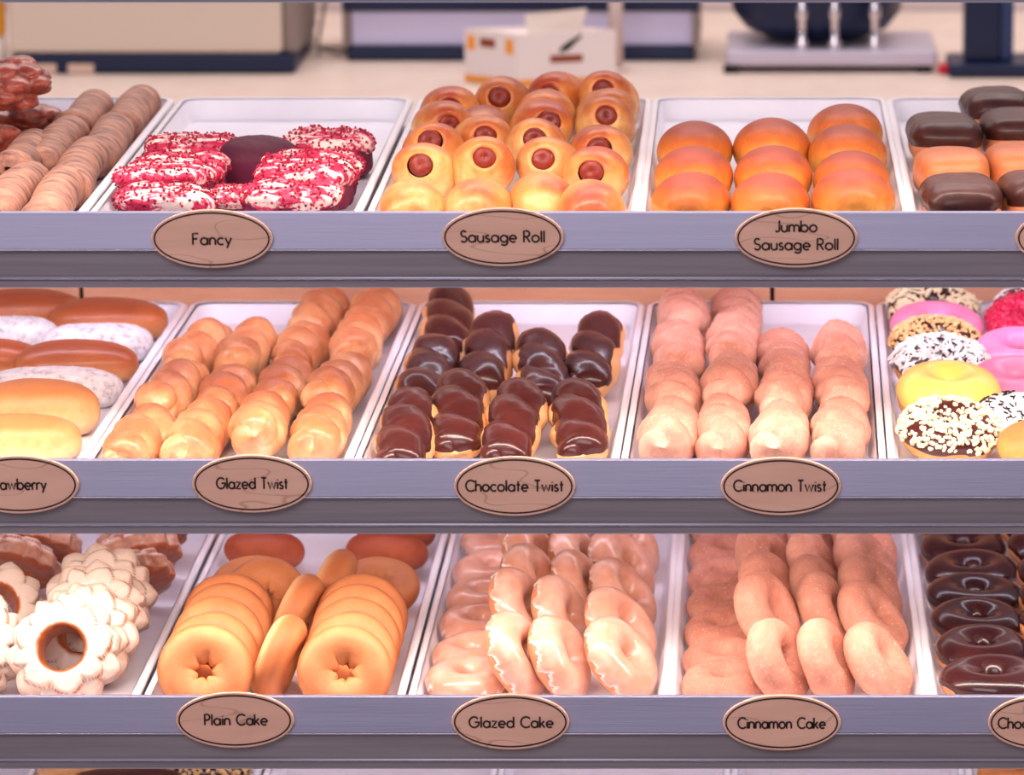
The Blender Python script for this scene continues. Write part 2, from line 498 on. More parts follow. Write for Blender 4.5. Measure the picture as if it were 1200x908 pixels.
# ------------------------------------------------------------------ the place
X0, X1 = -1.02, 0.62
BACKY = max(LEN) + TRAYY + 0.03
ZC = RAILZ[0] - 0.24                            # counter at the back of the shop
ZFLOOR = RAILZ[3] - 0.42
B = MB().box(-3.2, 2.8, -4.4, 4.0, ZFLOOR - .05, ZFLOOR); struct('floor', B.mesh('floor', M['floor_tile']))
B = MB().box(-3.2, 2.8, 3.0, 3.1, ZFLOOR, ZC + 2.2); struct('wall_back', B.mesh('wall_back', M['rear_wall']))

# panelled back of the display case, with open seams
seams = sorted([at_y(95, 343, BACKY).x, at_y(905, 343, BACKY).x])
step = seams[1] - seams[0]
edges = [X0, seams[0], seams[1], X1]
B = MB()
for a, b in zip(edges[:-1], edges[1:]):
    B.box(a + 0.0022, b - 0.0022, BACKY, BACKY + 0.012, ZFLOOR, RIMZ[0] - 0.036, 0.001)
struct('wall_case', B.mesh('wall_case', M['back_wood']))
B = MB().box(X0, X1, BACKY + 0.0125, BACKY + 0.020, ZFLOOR, RIMZ[0] - 0.036); struct('trim_1', B.mesh('trim_1', M['seam_dark']))

SHELF = [('top', 'Fancy and Sausage Roll'), ('middle', 'Glazed Twist and Chocolate Twist'), ('lower', 'Plain Cake and Glazed Cake'), ('bottom', None)]
slab = ['display shelf with lavender metal price rail carrying the Fancy and Sausage Roll signs',
        'display shelf with lavender metal price rail carrying the Glazed and Chocolate Twist signs',
        'display shelf with lavender metal price rail carrying the Plain and Glazed Cake signs',
        'lowest display shelf, mostly hidden beneath the rail with the cake donut signs']
def rail_parts(t, z, k=1.0):
    up = [(0.0035, z), (-0.0015, z + 0.0006), (-0.0040, z - 0.0004), (-0.0125, z - 0.0305), (-0.0125, z - 0.0325), (-0.004, z - 0.0325), (0.0035, z - 0.0300)]
    ob('price_rail', MB().prism_x(up, X0, X1).mesh('price_rail', M['rail_metal']), t)
    lo = [(0.0035, z - 0.0326), (-0.0070, z - 0.0326), (-0.0070, z - 0.0545), (-0.0090, z - 0.0560), (-0.0090, z - 0.0585), (-0.0065, z - 0.0600), (-0.0065, z - 0.0650), (0.0035, z - 0.0650)]
    ob('lower_rail', MB().prism_x(lo, X0, X1).mesh('lower_rail', M['lower_metal']), t)
    ob('bead', MB().tube([(X0, -0.0082, z - 0.0572), (X1, -0.0082, z - 0.0572)], 0.0016, 8).mesh('bead', M['edge_metal'], True), t)
    ob('bead', MB().tube([(X0, -0.0122, z - 0.0318), (X1, -0.0122, z - 0.0318)], 0.0007, 8).mesh('bead', M['edge_metal'], True), t)
    ob('edge_strip', MB().prism_x([(-0.0070, z - 0.0651), (-0.0070, z - 0.0660), (0.0035, z - 0.0660), (0.0035, z - 0.0651)], X0, X1).mesh('edge_strip', M['edge_metal']), t)
def lamp(t, z, p, rear=0):
    P = [(X0 + .03, 0.022, z), (X1 - .03, 0.022, z)]
    ob('light_tube', MB().tube(P, 0.006, 10).mesh('light_tube', M['tube_glow'], True), t)
    if rear:  # unseen rear tube with cool light, added to brighten the tray backs
        P = [(X0 + .03, 0.46, z), (X1 - .03, 0.46, z)]
        ob('light_tube', MB().tube(P, 0.005, 10).mesh('added_rear_tube', M['tube_glow'], True), t)
        l = area('added_rear_fill', (0.5 * (X0 + X1), 0.46, z - .0062), (0.5 * (X0 + X1), 0.55, z - .16), X1 - X0 - .06, 0.02, rear, (0.80, 0.78, 1.0))
        l.parent = t
    l = area('shelf_tube_light', (0.5 * (X0 + X1), 0.024, z - 0.0072), (0.5 * (X0 + X1), 0.07, z - 0.16), X1 - X0 - .06, 0.02, p, STRIP_COL)
    l.parent = t; l.matrix_parent_inverse = Matrix.Translation(-t.location)
for k, z in enumerate(RAILZ):
    t = tag(empty('display_shelf'), slab[k], 'shelf', 'display shelves')
    zt = z - DROP - TRAY_H - 0.0045
    ob('shelf_panel', MB().box(X0, X1, 0.004, BACKY - 0.002, zt - 0.010, zt, 0.001).mesh('shelf_panel', M['shelf_white']), t)
    rail_parts(t, z)
    if k < 3: lamp(t, z - 0.0555, STRIP_POWER[k + 1], (2.2, 1.2, 0.6)[k])
# header over the top shelf
zh = at_y(600, 3.0, -0.007).z + 0.0660
t = tag(empty('header_rail'), 'mauve metal header rail across the top of the donut case', 'rail')
rail_parts(t, zh); lamp(t, zh - 0.048, STRIP_POWER[0])
zt = zh - TRAY_H - 0.0045

# ------------------------------------------------------------------ bun trays
def tray_mesh(W, L):
    prof = [(0.0115, -0.0195), (0.0030, -0.0040), (0.0004, -0.0030), (0, 0.0002), (0.0006, 0.0022), (0.0026, 0.0032), (0.0066, 0.0030), (0.0082, 0.0012), (0.0120, -0.0170), (0.0150, -0.0195), (0.03, -0.0198)]
    loops = []
    for ins, z in prof:
        r = max(0.022 - ins * .5, 0.006)
        loops.append([(x, y, z) for x, y in rrect(-W / 2 + ins, W / 2 - ins, ins, L - ins, r, 7)])
    b1 = MB().loops([loops[0], loops[1]], True, False)              # outside
    b1.loops(loops[6:], False, True)
    pan = auto_smooth(b1.mesh('pan', M['tray_white']), 50)
    b2 = MB().loops(loops[1:8], False, False)
    rim = auto_smooth(b2.mesh('rim', M['tray_rim']), 70)
    return pan, rim
GAPS = [[-221, 100, 427, 750, 1064, 1385], [-214, 99, 413, 726, 1040, 1353], [-145, 163, 478, 783, 1088, 1395], [-68, 242, 547, 852, 1157, 1462]]
SKEW = [math.radians(-.35), math.radians(.45), math.radians(-.18), 0]
TRAYLAB = [['white enamel bun tray of cinnamon sticks and dark fritters', 'white bun tray behind the Fancy sign holding red velvet donuts', 'white bun tray behind the Sausage Roll sign, full of small holed rolls', 'white bun tray behind the Jumbo Sausage Roll sign', 'white bun tray of chocolate and plain long johns'],
           ['white bun tray of filled buns behind the sign ending in rawberry', 'white bun tray behind the Glazed Twist sign', 'white bun tray behind the Chocolate Twist sign', 'white bun tray behind the Cinnamon Twist sign', 'white bun tray of pink, yellow and sprinkled ring donuts'],
           ['white bun tray of cracked glazed old-fashioned donuts', 'white bun tray behind the Plain Cake sign', 'white bun tray behind the Glazed Cake sign', 'white bun tray behind the Cinnamon Cake sign', 'white bun tray of dark chocolate iced rings'],
           ['white bun tray on the bottom shelf holding tan and chocolate donuts', 'empty white bun tray on bottom shelf, below the Glazed Cake sign', 'empty white bun tray on bottom shelf, between the Glazed and Cinnamon Cake signs', 'empty white bun tray on bottom shelf, below the Cinnamon Cake sign', 'white bun tray on bottom shelf with one tan donut at the corner']]
TRAYS = {}; TRAYX = []
for k in range(4):
    gp = [at_z(g, (248, 538, 815, 1085)[k], RIMZ[k] + .003) for g in GAPS[k]]
    xs = [p.x + (p.y - TRAYY) * math.tan(-SKEW[k]) for p in gp]
    wmean = (xs[-1] - xs[0]) / 5 - 0.0012
    pan, rim = tray_mesh(wmean, LEN[k])
    for i in range(5):
        t = tag(empty('bun_tray', ((xs[i] + xs[i + 1]) / 2, TRAYY, RIMZ[k] - 0.0004), (0, 0, -SKEW[k])), TRAYLAB[k][i], 'tray', 'bun trays on the shelves')
        ob('pan', pan, t); ob('rim', rim, t)
        TRAYS[k, i] = t
        TRAYX.append((k, (xs[i] + xs[i + 1]) / 2, wmean))

# ------------------------------------------------------------------ oval signs with monoline lettering
def arc(cx, cy, rx, ry, a0, a1, n=14):
    return [(cx + rx * math.cos(math.radians(a0 + (a1 - a0) * i / n)), cy + ry * math.sin(math.radians(a0 + (a1 - a0) * i / n))) for i in range(n + 1)]
def G(ch):
    c = arc
    T = {
     'F': (.50, [[(0, 0), (0, 1), (.46, 1)], [(0, .52), (.38, .52)]]),
     'a': (.60, [c(.29, .3, .29, .3, 0, 360, 24), [(.58, .6), (.58, 0)]]),
     'n': (.50, [[(0, .6), (0, 0)], c(.24, .36, .24, .24, 180, 0) + [(.48, 0)]]),
     'c': (.50, [c(.29, .3, .29, .3, 48, 312, 20)]),
     'y': (.50, [[(0, .6), (.25, .03)], [(.5, .6), (.13, -.28)]]),
     'S': (.50, [c(.25, .75, .22, .25, 35, 270, 16) + c(.25, .25, .25, .25, 90, -150, 16)]),
     'u': (.50, [[(0, .6), (0, .24)] + c(.24, .24, .24, .24, 180, 360), [(.48, .6), (.48, 0)]]),
     's': (.34, [c(.17, .45, .14, .15, 35, 270, 12) + c(.17, .15, .17, .15, 90, -150, 12)]),
     'g': (.60, [c(.29, .3, .29, .3, 0, 360, 24), [(.58, .6), (.58, -.06)] + c(.30, -.06, .28, .22, 0, -150)]),
     'e': (.58, [[(.0, .3), (.57, .3)], c(.29, .3, .29, .3, 0, 312, 22)]),
     'R': (.52, [[(0, 0), (0, 1), (.22, 1)] + c(.22, .74, .26, .26, 90, -90) + [(0, .48)], [(.2, .48), (.5, 0)]]),
     'o': (.60, [c(.3, .3, .3, .3, 0, 360, 24)]),
     'l': (.06, [[(.03, 0), (.03, 1)]]),
     'J': (.34, [[(.32, 1), (.32, .2)] + c(.14, .2, .18, .2, 0, -150)]),
     'm': (.84, [[(0, .6), (0, 0)], c(.21, .38, .21, .22, 180, 0) + [(.42, 0)], c(.63, .38, .21, .22, 180, 0) + [(.84, 0)]]),
     'b': (.60, [[(0, 1), (0, 0)], c(.3, .3, .3, .3, 0, 360, 24)]),
     'r': (.28, [[(0, .6), (0, 0)], c(.22, .36, .22, .24, 180, 60)]),
     't': (.32, [[(.15, .9), (.15, 0)], [(0, .6), (.32, .6)]]),
     'w': (.78, [[(0, .6), (.19, 0), (.39, .58), (.59, 0), (.78, .6)]]),
     'G': (.86, [c(.44, .5, .44, .5, 42, 360, 26) + [(.50, .5)]]),
     'z': (.44, [[(0, .6), (.43, .6), (0, 0), (.44, 0)]]),
     'd': (.60, [[(.58, 1), (.58, 0)], c(.29, .3, .29, .3, 0, 360, 24)]),
     'T': (.52, [[(.26, 0), (.26, 1)], [(0, 1), (.52, 1)]]),
     'i': (.06, [[(.03, 0), (.03, .6)], [(.03, .8), (.03, .84)]]),
     'C': (.76, [c(.46, .5, .46, .5, 45, 315, 26)]),
     'h': (.48, [[(0, 1), (0, 0)], c(.24, .36, .24, .24, 180, 0) + [(.48, 0)]]),
     'P': (.48, [[(0, 0), (0, 1), (.2, 1)] + c(.2, .73, .27, .27, 90, -90) + [(0, .46)]]),
     'k': (.42, [[(0, 1), (0, 0)], [(.38, .6), (0, .22)], [(.13, .33), (.42, 0)]]),
     ' ': (.30, []),
    }
    return T[ch]
def sign(px, py, wpx, hpx, lines, label, row):
    """an oval wooden plaque fixed to the price rail; lines: (text, x0 px, x1 px, y px)"""
    Y = -0.0165
    c = at_y(px, py, Y); sc = FPX / ((c - CAM).dot(FW))
    rx, rz = wpx / 2 / sc, hpx / 2 / sc / math.cos(PITCH)
    t = tag(empty('oval_sign', c), label, 'sign', 'oval wooden price rail signs')
    def ell(k, y): return [(rx * math.cos(a) - (0), y, rz * math.sin(a)) if k == 0 else ((rx - k) * math.cos(a), y, (rz - k) * math.sin(a)) for a in np.linspace(0, 2 * PI, 72, endpoint=False)]
    b = MB().loops([ell(.0006, .0036), ell(0, .0030), ell(0, .0006), ell(.0006, 0)], True, True)
    ob('plaque', auto_smooth(b.mesh('plaque', M['sign_wood']), 30), t)
    b = MB().loops([ell(.0022, .0002), ell(.0022, -.0003), ell(.0036, -.0003), ell(.0036, .0002)])
    ob('border_line', b.mesh('border_line', M['sign_ink']), t)
    b = MB()
    for text, x0, x1, y in lines:
        adv = [G(ch)[0] for ch in text]; gap = 0.17
        tot = sum(adv) + gap * (len(text) - 1)
        u = (x1 - x0) / sc / tot                        # metres per unit across
        h = 0.0098                                      # cap height
        xx = (x0 - px) / sc; zz = -(y - py) / sc / math.cos(PITCH) - h * .42
        for ch, a in zip(text, adv):
            for st in G(ch)[1]:
                b.tube([(xx + p[0] * u, -.0004, zz + p[1] * h) for p in st], 0.00080, 6)
            xx += (a + gap) * u
    if lines: ob('lettering', b.mesh('lettering', M['sign_ink'], True), t)
SIGNS = [(248, 280, 142, 68, [('Fancy', 226, 271, 281)], 'oval wooden sign reading Fancy', 0),
 (589, 278, 143, 68, [('Sausage Roll', 540, 638, 278)], 'oval wooden sign reading Sausage Roll on one line', 0),
 (933, 279, 144, 69, [('Jumbo', 909, 957, 266), ('Sausage Roll', 884, 982, 287)], 'oval wooden sign reading Jumbo Sausage Roll on two lines', 0),
 (1261, 279, 142, 68, [], 'oval wooden sign whose edge shows below the long johns', 0),
 (22, 568, 140, 68, [('Strawberry', -18, 54, 568)], 'oval wooden sign ending in rawberry', 1),
 (295, 567, 140, 68, [('Glazed Twist', 254, 337, 567)], 'oval wooden sign reading Glazed Twist', 1),
 (603, 570, 142, 70, [('Chocolate Twist', 546, 660, 570)], 'oval wooden sign reading Chocolate Twist', 1),
 (915, 570, 141, 68, [('Cinnamon Twist', 860, 968, 570)], 'oval wooden sign reading Cinnamon Twist', 1),
 (275, 844, 138, 66, [('Plain Cake', 240, 313, 844)], 'oval wooden sign reading Plain Cake', 2),
 (598, 846, 138, 66, [('Glazed Cake', 550, 648, 847)], 'oval wooden sign reading Glazed Cake', 2),
 (916, 847, 138, 66, [('Cinnamon Cake', 865, 967, 848)], 'oval wooden sign reading Cinnamon Cake', 2),
 (1227, 847, 138, 66, [('Chocolate Cake', 1170, 1284, 848)], 'oval wooden sign beginning with Choc, cut off by the picture edge', 2)]
for s_ in SIGNS: sign(*s_)


# ------------------------------------------------------------------ pastry materials
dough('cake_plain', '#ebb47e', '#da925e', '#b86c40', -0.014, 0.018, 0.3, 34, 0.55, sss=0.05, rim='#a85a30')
dough('cake_red', '#b85c38', '#9c4426', '#80301c', -0.014, 0.018, 0.25, 40, 0.55)
dough('cake_ring', '#dc9a70', '#c47a54', '#a8603e', -0.016, 0.016, 0.3, 60, 0.5)
dough('twist_tan', '#f2ca9e', '#dc9868', '#b4643e', -0.024, 0.028, 0.75, 30, 0.38, coat=0.25, bumpk=.5)
dough('twist_cream', '#f0ca98', '#e4ac78', '#c88450', -0.022, 0.022, 0.25, 30, 0.5)
dough('cinnamon_sugar', '#ecbea6', '#dca08a', '#be7a66', -0.022, 0.026, 0.5, 55, 0.8, sss=0.1, bumpk=0.55, spots='#f0c4ae')
dough('cinnamon_ring', '#e4ae92', '#d08e78', '#b26e5a', -0.022, 0.026, 0.4, 60, 0.8, sss=0.1, bumpk=0.7, spots='#e8b49c')
dough('roll_bun', '#f2c07a', '#e08a44', '#a8401e', -0.018, 0.034, 1.0, 17, 0.42, coat=0.15, sss=.04)
dough('jumbo_bun', '#f4b452', '#e2782c', '#983616', -0.012, 0.022, 0.22, 26, 0.5, coat=0.05, sss=.04)
dough('john_dough', '#eaa878', '#d8824e', '#b8623a', -0.02, 0.024, 0.3, 30, 0.45)
dough('filled_brown', '#d89860', '#b86434', '#944424', -0.008, 0.018, 0.3, 30, 0.4, coat=0.2)
dough('filled_tan', '#f0c898', '#e0a068', '#b87040', -0.012, 0.024, 0.2, 24, 0.45)
dough('iced_dough', '#ecb878', '#dc944e', '#b86c38', -0.014, 0.016, 0.2, 30, 0.5)
dough('velvet_cake', '#7a1a40', '#661436', '#4e102a', -0.02, 0.02, 0.3, 80, 0.7)
def glossy(name, a, b, rough=0.25, coat=0.4, sc=30):
    q = NT(name); c = q.ramp(q.noise(sc, 4), [(0.3, a), (0.7, b)])
    q.bump(q.noise(90, 3), 0.12, 0.002)
    M[name] = q.done(c, rough, coat=coat, coat_rough=.12, spec=.25); return M[name]
glossy('chocolate', '#3a1412', '#4a1c18', .28, .3); glossy('chocolate_dark', '#2a1014', '#3c1414', 0.25, 0.4)
glossy('chocolate_matte', '#34130f', '#4c221b', 0.45, 0.12, 60)
glossy('pink_icing', '#e87aa8', '#ee8eb4', 0.35, 0.3); glossy('yellow_icing', '#f0cc58', '#f4d878', 0.35, 0.3); glossy('white_icing', '#f4ece8', '#faf4f0', 0.35, .3)
glossy('sausage_skin', '#8e3020', '#6e2016', 0.45, 0.15, 160)
plain('coconut', '#f2ecec', 0.7); plain('nut_tan', '#ddb07a', 0.7); plain('nut_pale', '#ecd8b4', 0.7); plain('black_sprinkle', '#1c1822', 0.4); plain('red_sugar', '#d0204a', 0.35); plain('velvet_crumb', '#a50c32', 0.8); plain('velvet_crumb_dark', '#5c0c22', 0.8)
plain('dark_hole', '#5a2410', 0.8)
# frosting with crimson crumb dust
q = NT('cream_frosting'); f = q.noise(60, 6, 0.72, stretch=(.6, 1.8, 1))
M['cream_frosting'] = q.done(q.ramp(f, [(0.34, '#ead8ca'), (0.46, '#e6c8c0'), (0.50, '#c42a56'), (0.58, '#a80a38')]), 0.55)
q = NT('red_sugar_icing'); f = q.noise(260, 3)
q.bump(f, .6, .002); M['red_sugar_icing'] = q.done(q.ramp(f, [(0.35, '#b01038'), (0.55, '#d82450'), (.68, '#f08098')]), 0.4)
# glaze: thin pinkish film, white where it gathers at its edge
q = NT('thin_glaze'); e = q.attr('edge')
c = q.ramp(e, [(0.0, '#f4ecea'), (0.55, '#f0e0da'), (0.85, '#dca890'), (1.0, '#cc8c74')])
c = q.mix(q.ramp(q.noise(45, 3), [(0.4, '#000000'), (0.75, '#ffffff')]), c, '#dfae9c')
q.bump(q.noise(70, 3), .12, .002)
M['thin_glaze'] = q.done(c, 0.28, coat=0.5, sss=.1)
# old-fashioned: white sugar glaze cracked open over brown cake
def crackle(name, base, light, brown, amount):
    q = NT(name); a = q.attr('crack'); f = q.noise(140, 4)
    k = q.math('ADD', q.math('MULTIPLY', a, amount), q.math('MULTIPLY', q.math('SUBTRACT', f, .5), .9), clamp=True)
    c = q.ramp(k, [(0.12, light), (0.42, base), (0.85, brown)])
    q.bump(f, .35, .002); M[name] = q.done(c, 0.4, coat=0.3, sss=.08)
crackle('fashioned_white', '#ba907a', '#ccb4a4', '#94481f', 1.2)
crackle('fashioned_brown', '#b4806a', '#d4b8a8', '#94441f', 1.7)
q = NT('fritter_glaze'); f = q.noise(60, 5, .65); g = q.z01(-.01, .025)
c = q.ramp(f, [(0.3, '#6a2018'), (0.5, '#98402c'), (0.64, '#b06050'), (0.75, '#c49a98')])
q.bump(q.noise(150, 4), .6, .003); M['fritter_glaze'] = q.done(c, 0.3, coat=.4)
q = NT('stick_dough'); f = q.noise(42, 6, .66, stretch=(.8, 2.6, 1.2))
c = q.ramp(f, [(0.32, '#5e3a38'), (0.44, '#96675a'), (0.54, '#b88068'), (0.70, '#d49a76')])
q.bump(f, .6, .003); M['stick_dough'] = q.done(c, .55, coat=.1)
q = NT('sugar_coat'); f = q.noise(110, 5, .7)
c = q.ramp(f, [(0.32, '#98888c'), (0.46, '#cfc4c6'), (0.7, '#e8e0de')]); q.bump(f, .6, .003)
M['sugar_coat'] = q.done(c, .85)

# ------------------------------------------------------------------ pastries, a few of each kind
P = {}
def wav(V, amp, freq, seed): return snoise(V, freq, seed) * amp

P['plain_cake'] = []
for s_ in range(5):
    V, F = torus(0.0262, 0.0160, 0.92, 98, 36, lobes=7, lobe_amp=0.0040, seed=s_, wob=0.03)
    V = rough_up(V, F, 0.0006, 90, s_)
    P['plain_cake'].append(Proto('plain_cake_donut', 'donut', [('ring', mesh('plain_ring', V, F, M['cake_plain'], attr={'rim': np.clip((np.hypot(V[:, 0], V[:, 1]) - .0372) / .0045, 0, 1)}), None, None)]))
P['red_cake'] = []
for s_ in range(3):
    V, F = torus(0.0232, 0.0180, 0.92, 72, 32, lobes=6, lobe_amp=0.003, seed=s_ + 30, wob=0.03)
    V = rough_up(V, F, 0.0006, 90, s_ + 30)
    P['red_cake'].append(Proto('plain_cake_donut', 'donut', [('ring', mesh('browned_ring', V, F, M['cake_red']), None, None)]))
P['glazed_cake'] = []; P['glazed_flat'] = []
for s_ in range(5):
    V, F = torus(0.0246, 0.0164, 0.95, 84, 36, seed=s_ + 7, wob=0.05)
    V = rough_up(V, F, 0.0008, 70, s_ + 50)
    rho = np.hypot(V[:, 0], V[:, 1]); ang = np.arctan2(V[:, 1], V[:, 0])
    for nm, lev in (('glazed_cake', -0.0035), ('glazed_flat', -0.002)):
        field = V[:, 2] - lev + .0026 * np.sin(9 * ang + s_) + .0024 * np.sin(17 * ang + 2 * s_) + .0014 * np.sin(31 * ang) + wav(V, .002, 130, s_)
        CV, CF, ed, CN = cap(V, F, field, 0.0011, 0.0026)
        CV = CV + CN * (np.clip(1 - np.abs(ed - .55) * 2.4, 0, 1) * .0010)[:, None]
        P[nm].append(Proto('glazed_cake_donut', 'donut', [('dough', mesh('cake_dough', V, F, M['cake_ring']), None, None), ('glaze', mesh('glaze', CV, CF, M['thin_glaze'], attr={'edge': ed}), None, None)]))
P['cinnamon_cake'] = []
for s_ in range(5):
    V, F = torus(0.0246, 0.0168, 0.98, 84, 36, seed=s_ + 17, wob=0.05)
    V = rough_up(V, F, 0.0009, 80, s_ + 70); V = rough_up(V, F, 0.0003, 900, s_ + 71, 8)
    P['cinnamon_cake'].append(Proto('cinnamon_cake_donut', 'donut', [('ring', mesh('sugared_ring', V, F, M['cinnamon_ring']), None, None)]))
P['chocolate_ring'] = []
for s_ in range(4):
    V, F = torus(0.0262, 0.0165, 0.88, 84, 36, seed=s_ + 27, wob=0.03)
    ang = np.arctan2(V[:, 1], V[:, 0])
    field = V[:, 2] - 0.0010 + .0016 * np.sin(7 * ang + s_) + wav(V, .0016, 90, s_ + 4)
    CV, CF, ed, CN = cap(V, F, field, 0.0016, 0.003)
    P['chocolate_ring'].append(Proto('chocolate_cake_donut', 'donut', [('dough', mesh('ring_dough', V, F, M['john_dough']), None, None), ('chocolate_icing', mesh('ring_icing', CV, CF, M['chocolate_dark']), None, None)]))
def iced(kind, icing, bits, seed, thick=.0165, fz=.95, name='iced_ring_donut'):
    """ring donut under icing, with any number of (material, count, shape, size) toppings"""
    rs = np.random.RandomState(seed)
    V, F = torus(0.0268, thick, fz, 84, 32, seed=seed, wob=0.04)
    ang = np.arctan2(V[:, 1], V[:, 0])
    field = V[:, 2] - 0.001 + .0016 * np.sin(6 * ang + seed) + wav(V, .0018, 90, seed)
    CV, CF, ed, CN = cap(V, F, field, 0.0016, 0.003)
    parts = [('dough', mesh('iced_dough', V, F, M['iced_dough']), None, None), ('icing', mesh('icing', CV, CF, M[icing]), None, None)]
    for mt, n, shape, size, nm in bits:
        parts.append((nm, scatter(CV, CF, CN, n, shape, rs, size, where=ed).mesh(nm, M[mt]), 1, 'stuff'))
    P[kind] = [Proto(name, 'donut', parts)]
iced('choc_coconut_pale', 'chocolate_dark', [('nut_pale', 330, 'flake', .0042, 'coconut')], 1)
iced('pink_ring', 'pink_icing', [], 2); iced('pink_ring_b', 'pink_icing', [], 21); iced('pink_ring_c', 'pink_icing', [], 22)
iced('choc_peanut', 'chocolate_dark', [('nut_tan', 620, 'chunk', .0034, 'chopped_nuts')], 3)
iced('choc_coconut', 'chocolate_dark', [('coconut', 560, 'flake', .0034, 'coconut')], 4)
iced('yellow_ring', 'yellow_icing', [], 5, .019, 1.15)
iced('white_black', 'white_icing', [('black_sprinkle', 150, 'rod', .0020, 'sprinkles')], 6)
iced('choc_peanut_pale', 'chocolate', [('nut_pale', 620, 'chunk', .0034, 'chopped_nuts')], 8)
iced('red_ring', 'red_sugar_icing', [('red_sugar', 260, 'chunk', .0022, 'sugar_crystals')], 9)
iced('choc_white', 'chocolate_dark', [('coconut', 260, 'rod', .0022, 'sprinkles')], 10)
V, F = torus(0.0268, .0172, .95, 72, 30, seed=40, wob=.05); V = rough_up(V, F, .0008, 80, 40)
P['tan_ring'] = [Proto('ring_donut', 'donut', [('ring', mesh('tan_ring', V, F, M['iced_dough']), None, None)])]

for nm, n_, mt, kw in (('glazed_twist', 6, 'twist_tan', dict(L=.175, turns=1.5)), ('cinnamon_twist', 6, 'cinnamon_sugar', dict(L=.180, turns=1.6, a=.0200, b=.0080))):
    P[nm] = []
    for s_ in range(n_):
        V, F = twist_body(seed=s_ * 3 + len(nm), **kw)
        if nm == 'cinnamon_twist': V = rough_up(V, F, 0.0003, 900, s_, 8)
        P[nm].append(Proto(nm, 'donut', [('rope', mesh(nm, V, F, M[mt]), None, None)]))
P['chocolate_twist'] = []
for s_ in range(6):
    V, F = twist_body(seed=s_ * 5 + 2, L=.185, turns=1.5, a=.0205, b=.0074, flatz=.76)
    field = np.minimum(V[:, 2] - 0.0042, .0215 - np.abs(V[:, 0])) + wav(V, .0022, 80, s_)
    CV, CF, ed, CN = cap(V, F, field, 0.0016, 0.003)
    P['chocolate_twist'].append(Proto('chocolate_twist', 'donut', [('dough', mesh('twist_dough', V, F, M['twist_cream']), None, None), ('chocolate_icing', mesh('twist_icing', CV, CF, M['chocolate']), None, None)]))

P['sausage_roll'] = []
for s_ in range(6):
    rs = np.random.RandomState(s_ + 60)
    R_, L_, rh = 0.0288, 0.080, 0.0100
    tt = np.linspace(PI / 2 - 1e-3, -1.20, 34)
    pr = [(R_ * max(math.cos(t), 0) ** .72, L_ / 2 * math.sin(t) ) for t in tt]
    yr = pr[-1][1]
    pr += [(rh * 1.12, yr - .0008), (rh * 1.02, yr + .0008), (rh * 1.0, yr + .005), (rh * 1.0, yr + .016)]
    nu = 56; u = np.linspace(0, 2 * PI, nu, endpoint=False)
    V = np.array([[(r * math.cos(a) * 1.06, y, r * math.sin(a) * .96) for r, y in pr] for a in u]).reshape(-1, 3)
    wgt = np.clip((-V[:, 1]) / (L_ / 2), 0, 1) ** 2
    dx, dz = rs.uniform(-.006, .006), rs.uniform(.003, .009)
    V[:, 0] += wgt * dx; V[:, 2] += wgt * dz
    F = [f[::-1] for f in grid_faces(nu, len(pr), True, False)]
    N = vnormals(V, F)
    if (N * V * np.array([1, 0, 1])).sum() < 0: F = [f[::-1] for f in F]
    V = rough_up(V, F, .0016, 48, s_ + 80)
    sp = [(1e-4, .030), (rh * .8, .028), (rh, .02), (rh * 1.10, .0032), (rh * 1.08, .0004), (rh * .86, -.0016), (rh * .45, -.0022), (rh * .16, -.0012), (1e-4, -.0006)]
    SV = np.array([[(r * math.cos(a) + dx, yr + y - .001, r * math.sin(a) * .95 + dz) for r, y in sp] for a in np.linspace(0, 2 * PI, 28, endpoint=False)]).reshape(-1, 3)
    SF = grid_faces(28, len(sp), True, False)
    N = vnormals(SV, SF)
    if (N * (SV - SV.mean(0))).sum() < 0: SF = [f[::-1] for f in SF]
    SV = rough_up(SV, SF, .0004, 300, s_)
    P['sausage_roll'].append(Proto('sausage_roll', 'roll', [('bun', mesh('roll_bun', V, F, M['roll_bun']), None, None), ('sausage', mesh('sausage_end', SV, SF, M['sausage_skin']), None, None)]))
P['plain_roll'] = []
for s_ in range(3):
    V, F = superell(.030, .050, .027, 1, .95, 56, 32, -.018); V = rough_up(V, F, .0012, 55, s_ + 90)
    P['plain_roll'].append(Proto('sausage_roll', 'roll', [('bun', mesh('closed_roll', V, F, M['roll_bun']), None, None)]))
P['jumbo_roll'] = []
for s_ in range(4):
    V, F = superell(.0362, .069, .0295, 1.0, .92, 64, 40, -.017); V = rough_up(V, F, .0014, 34, s_ + 95)
    P['jumbo_roll'].append(Proto('jumbo_sausage_roll', 'roll', [('bun', mesh('jumbo_roll', V, F, M['jumbo_bun']), None, None)]))

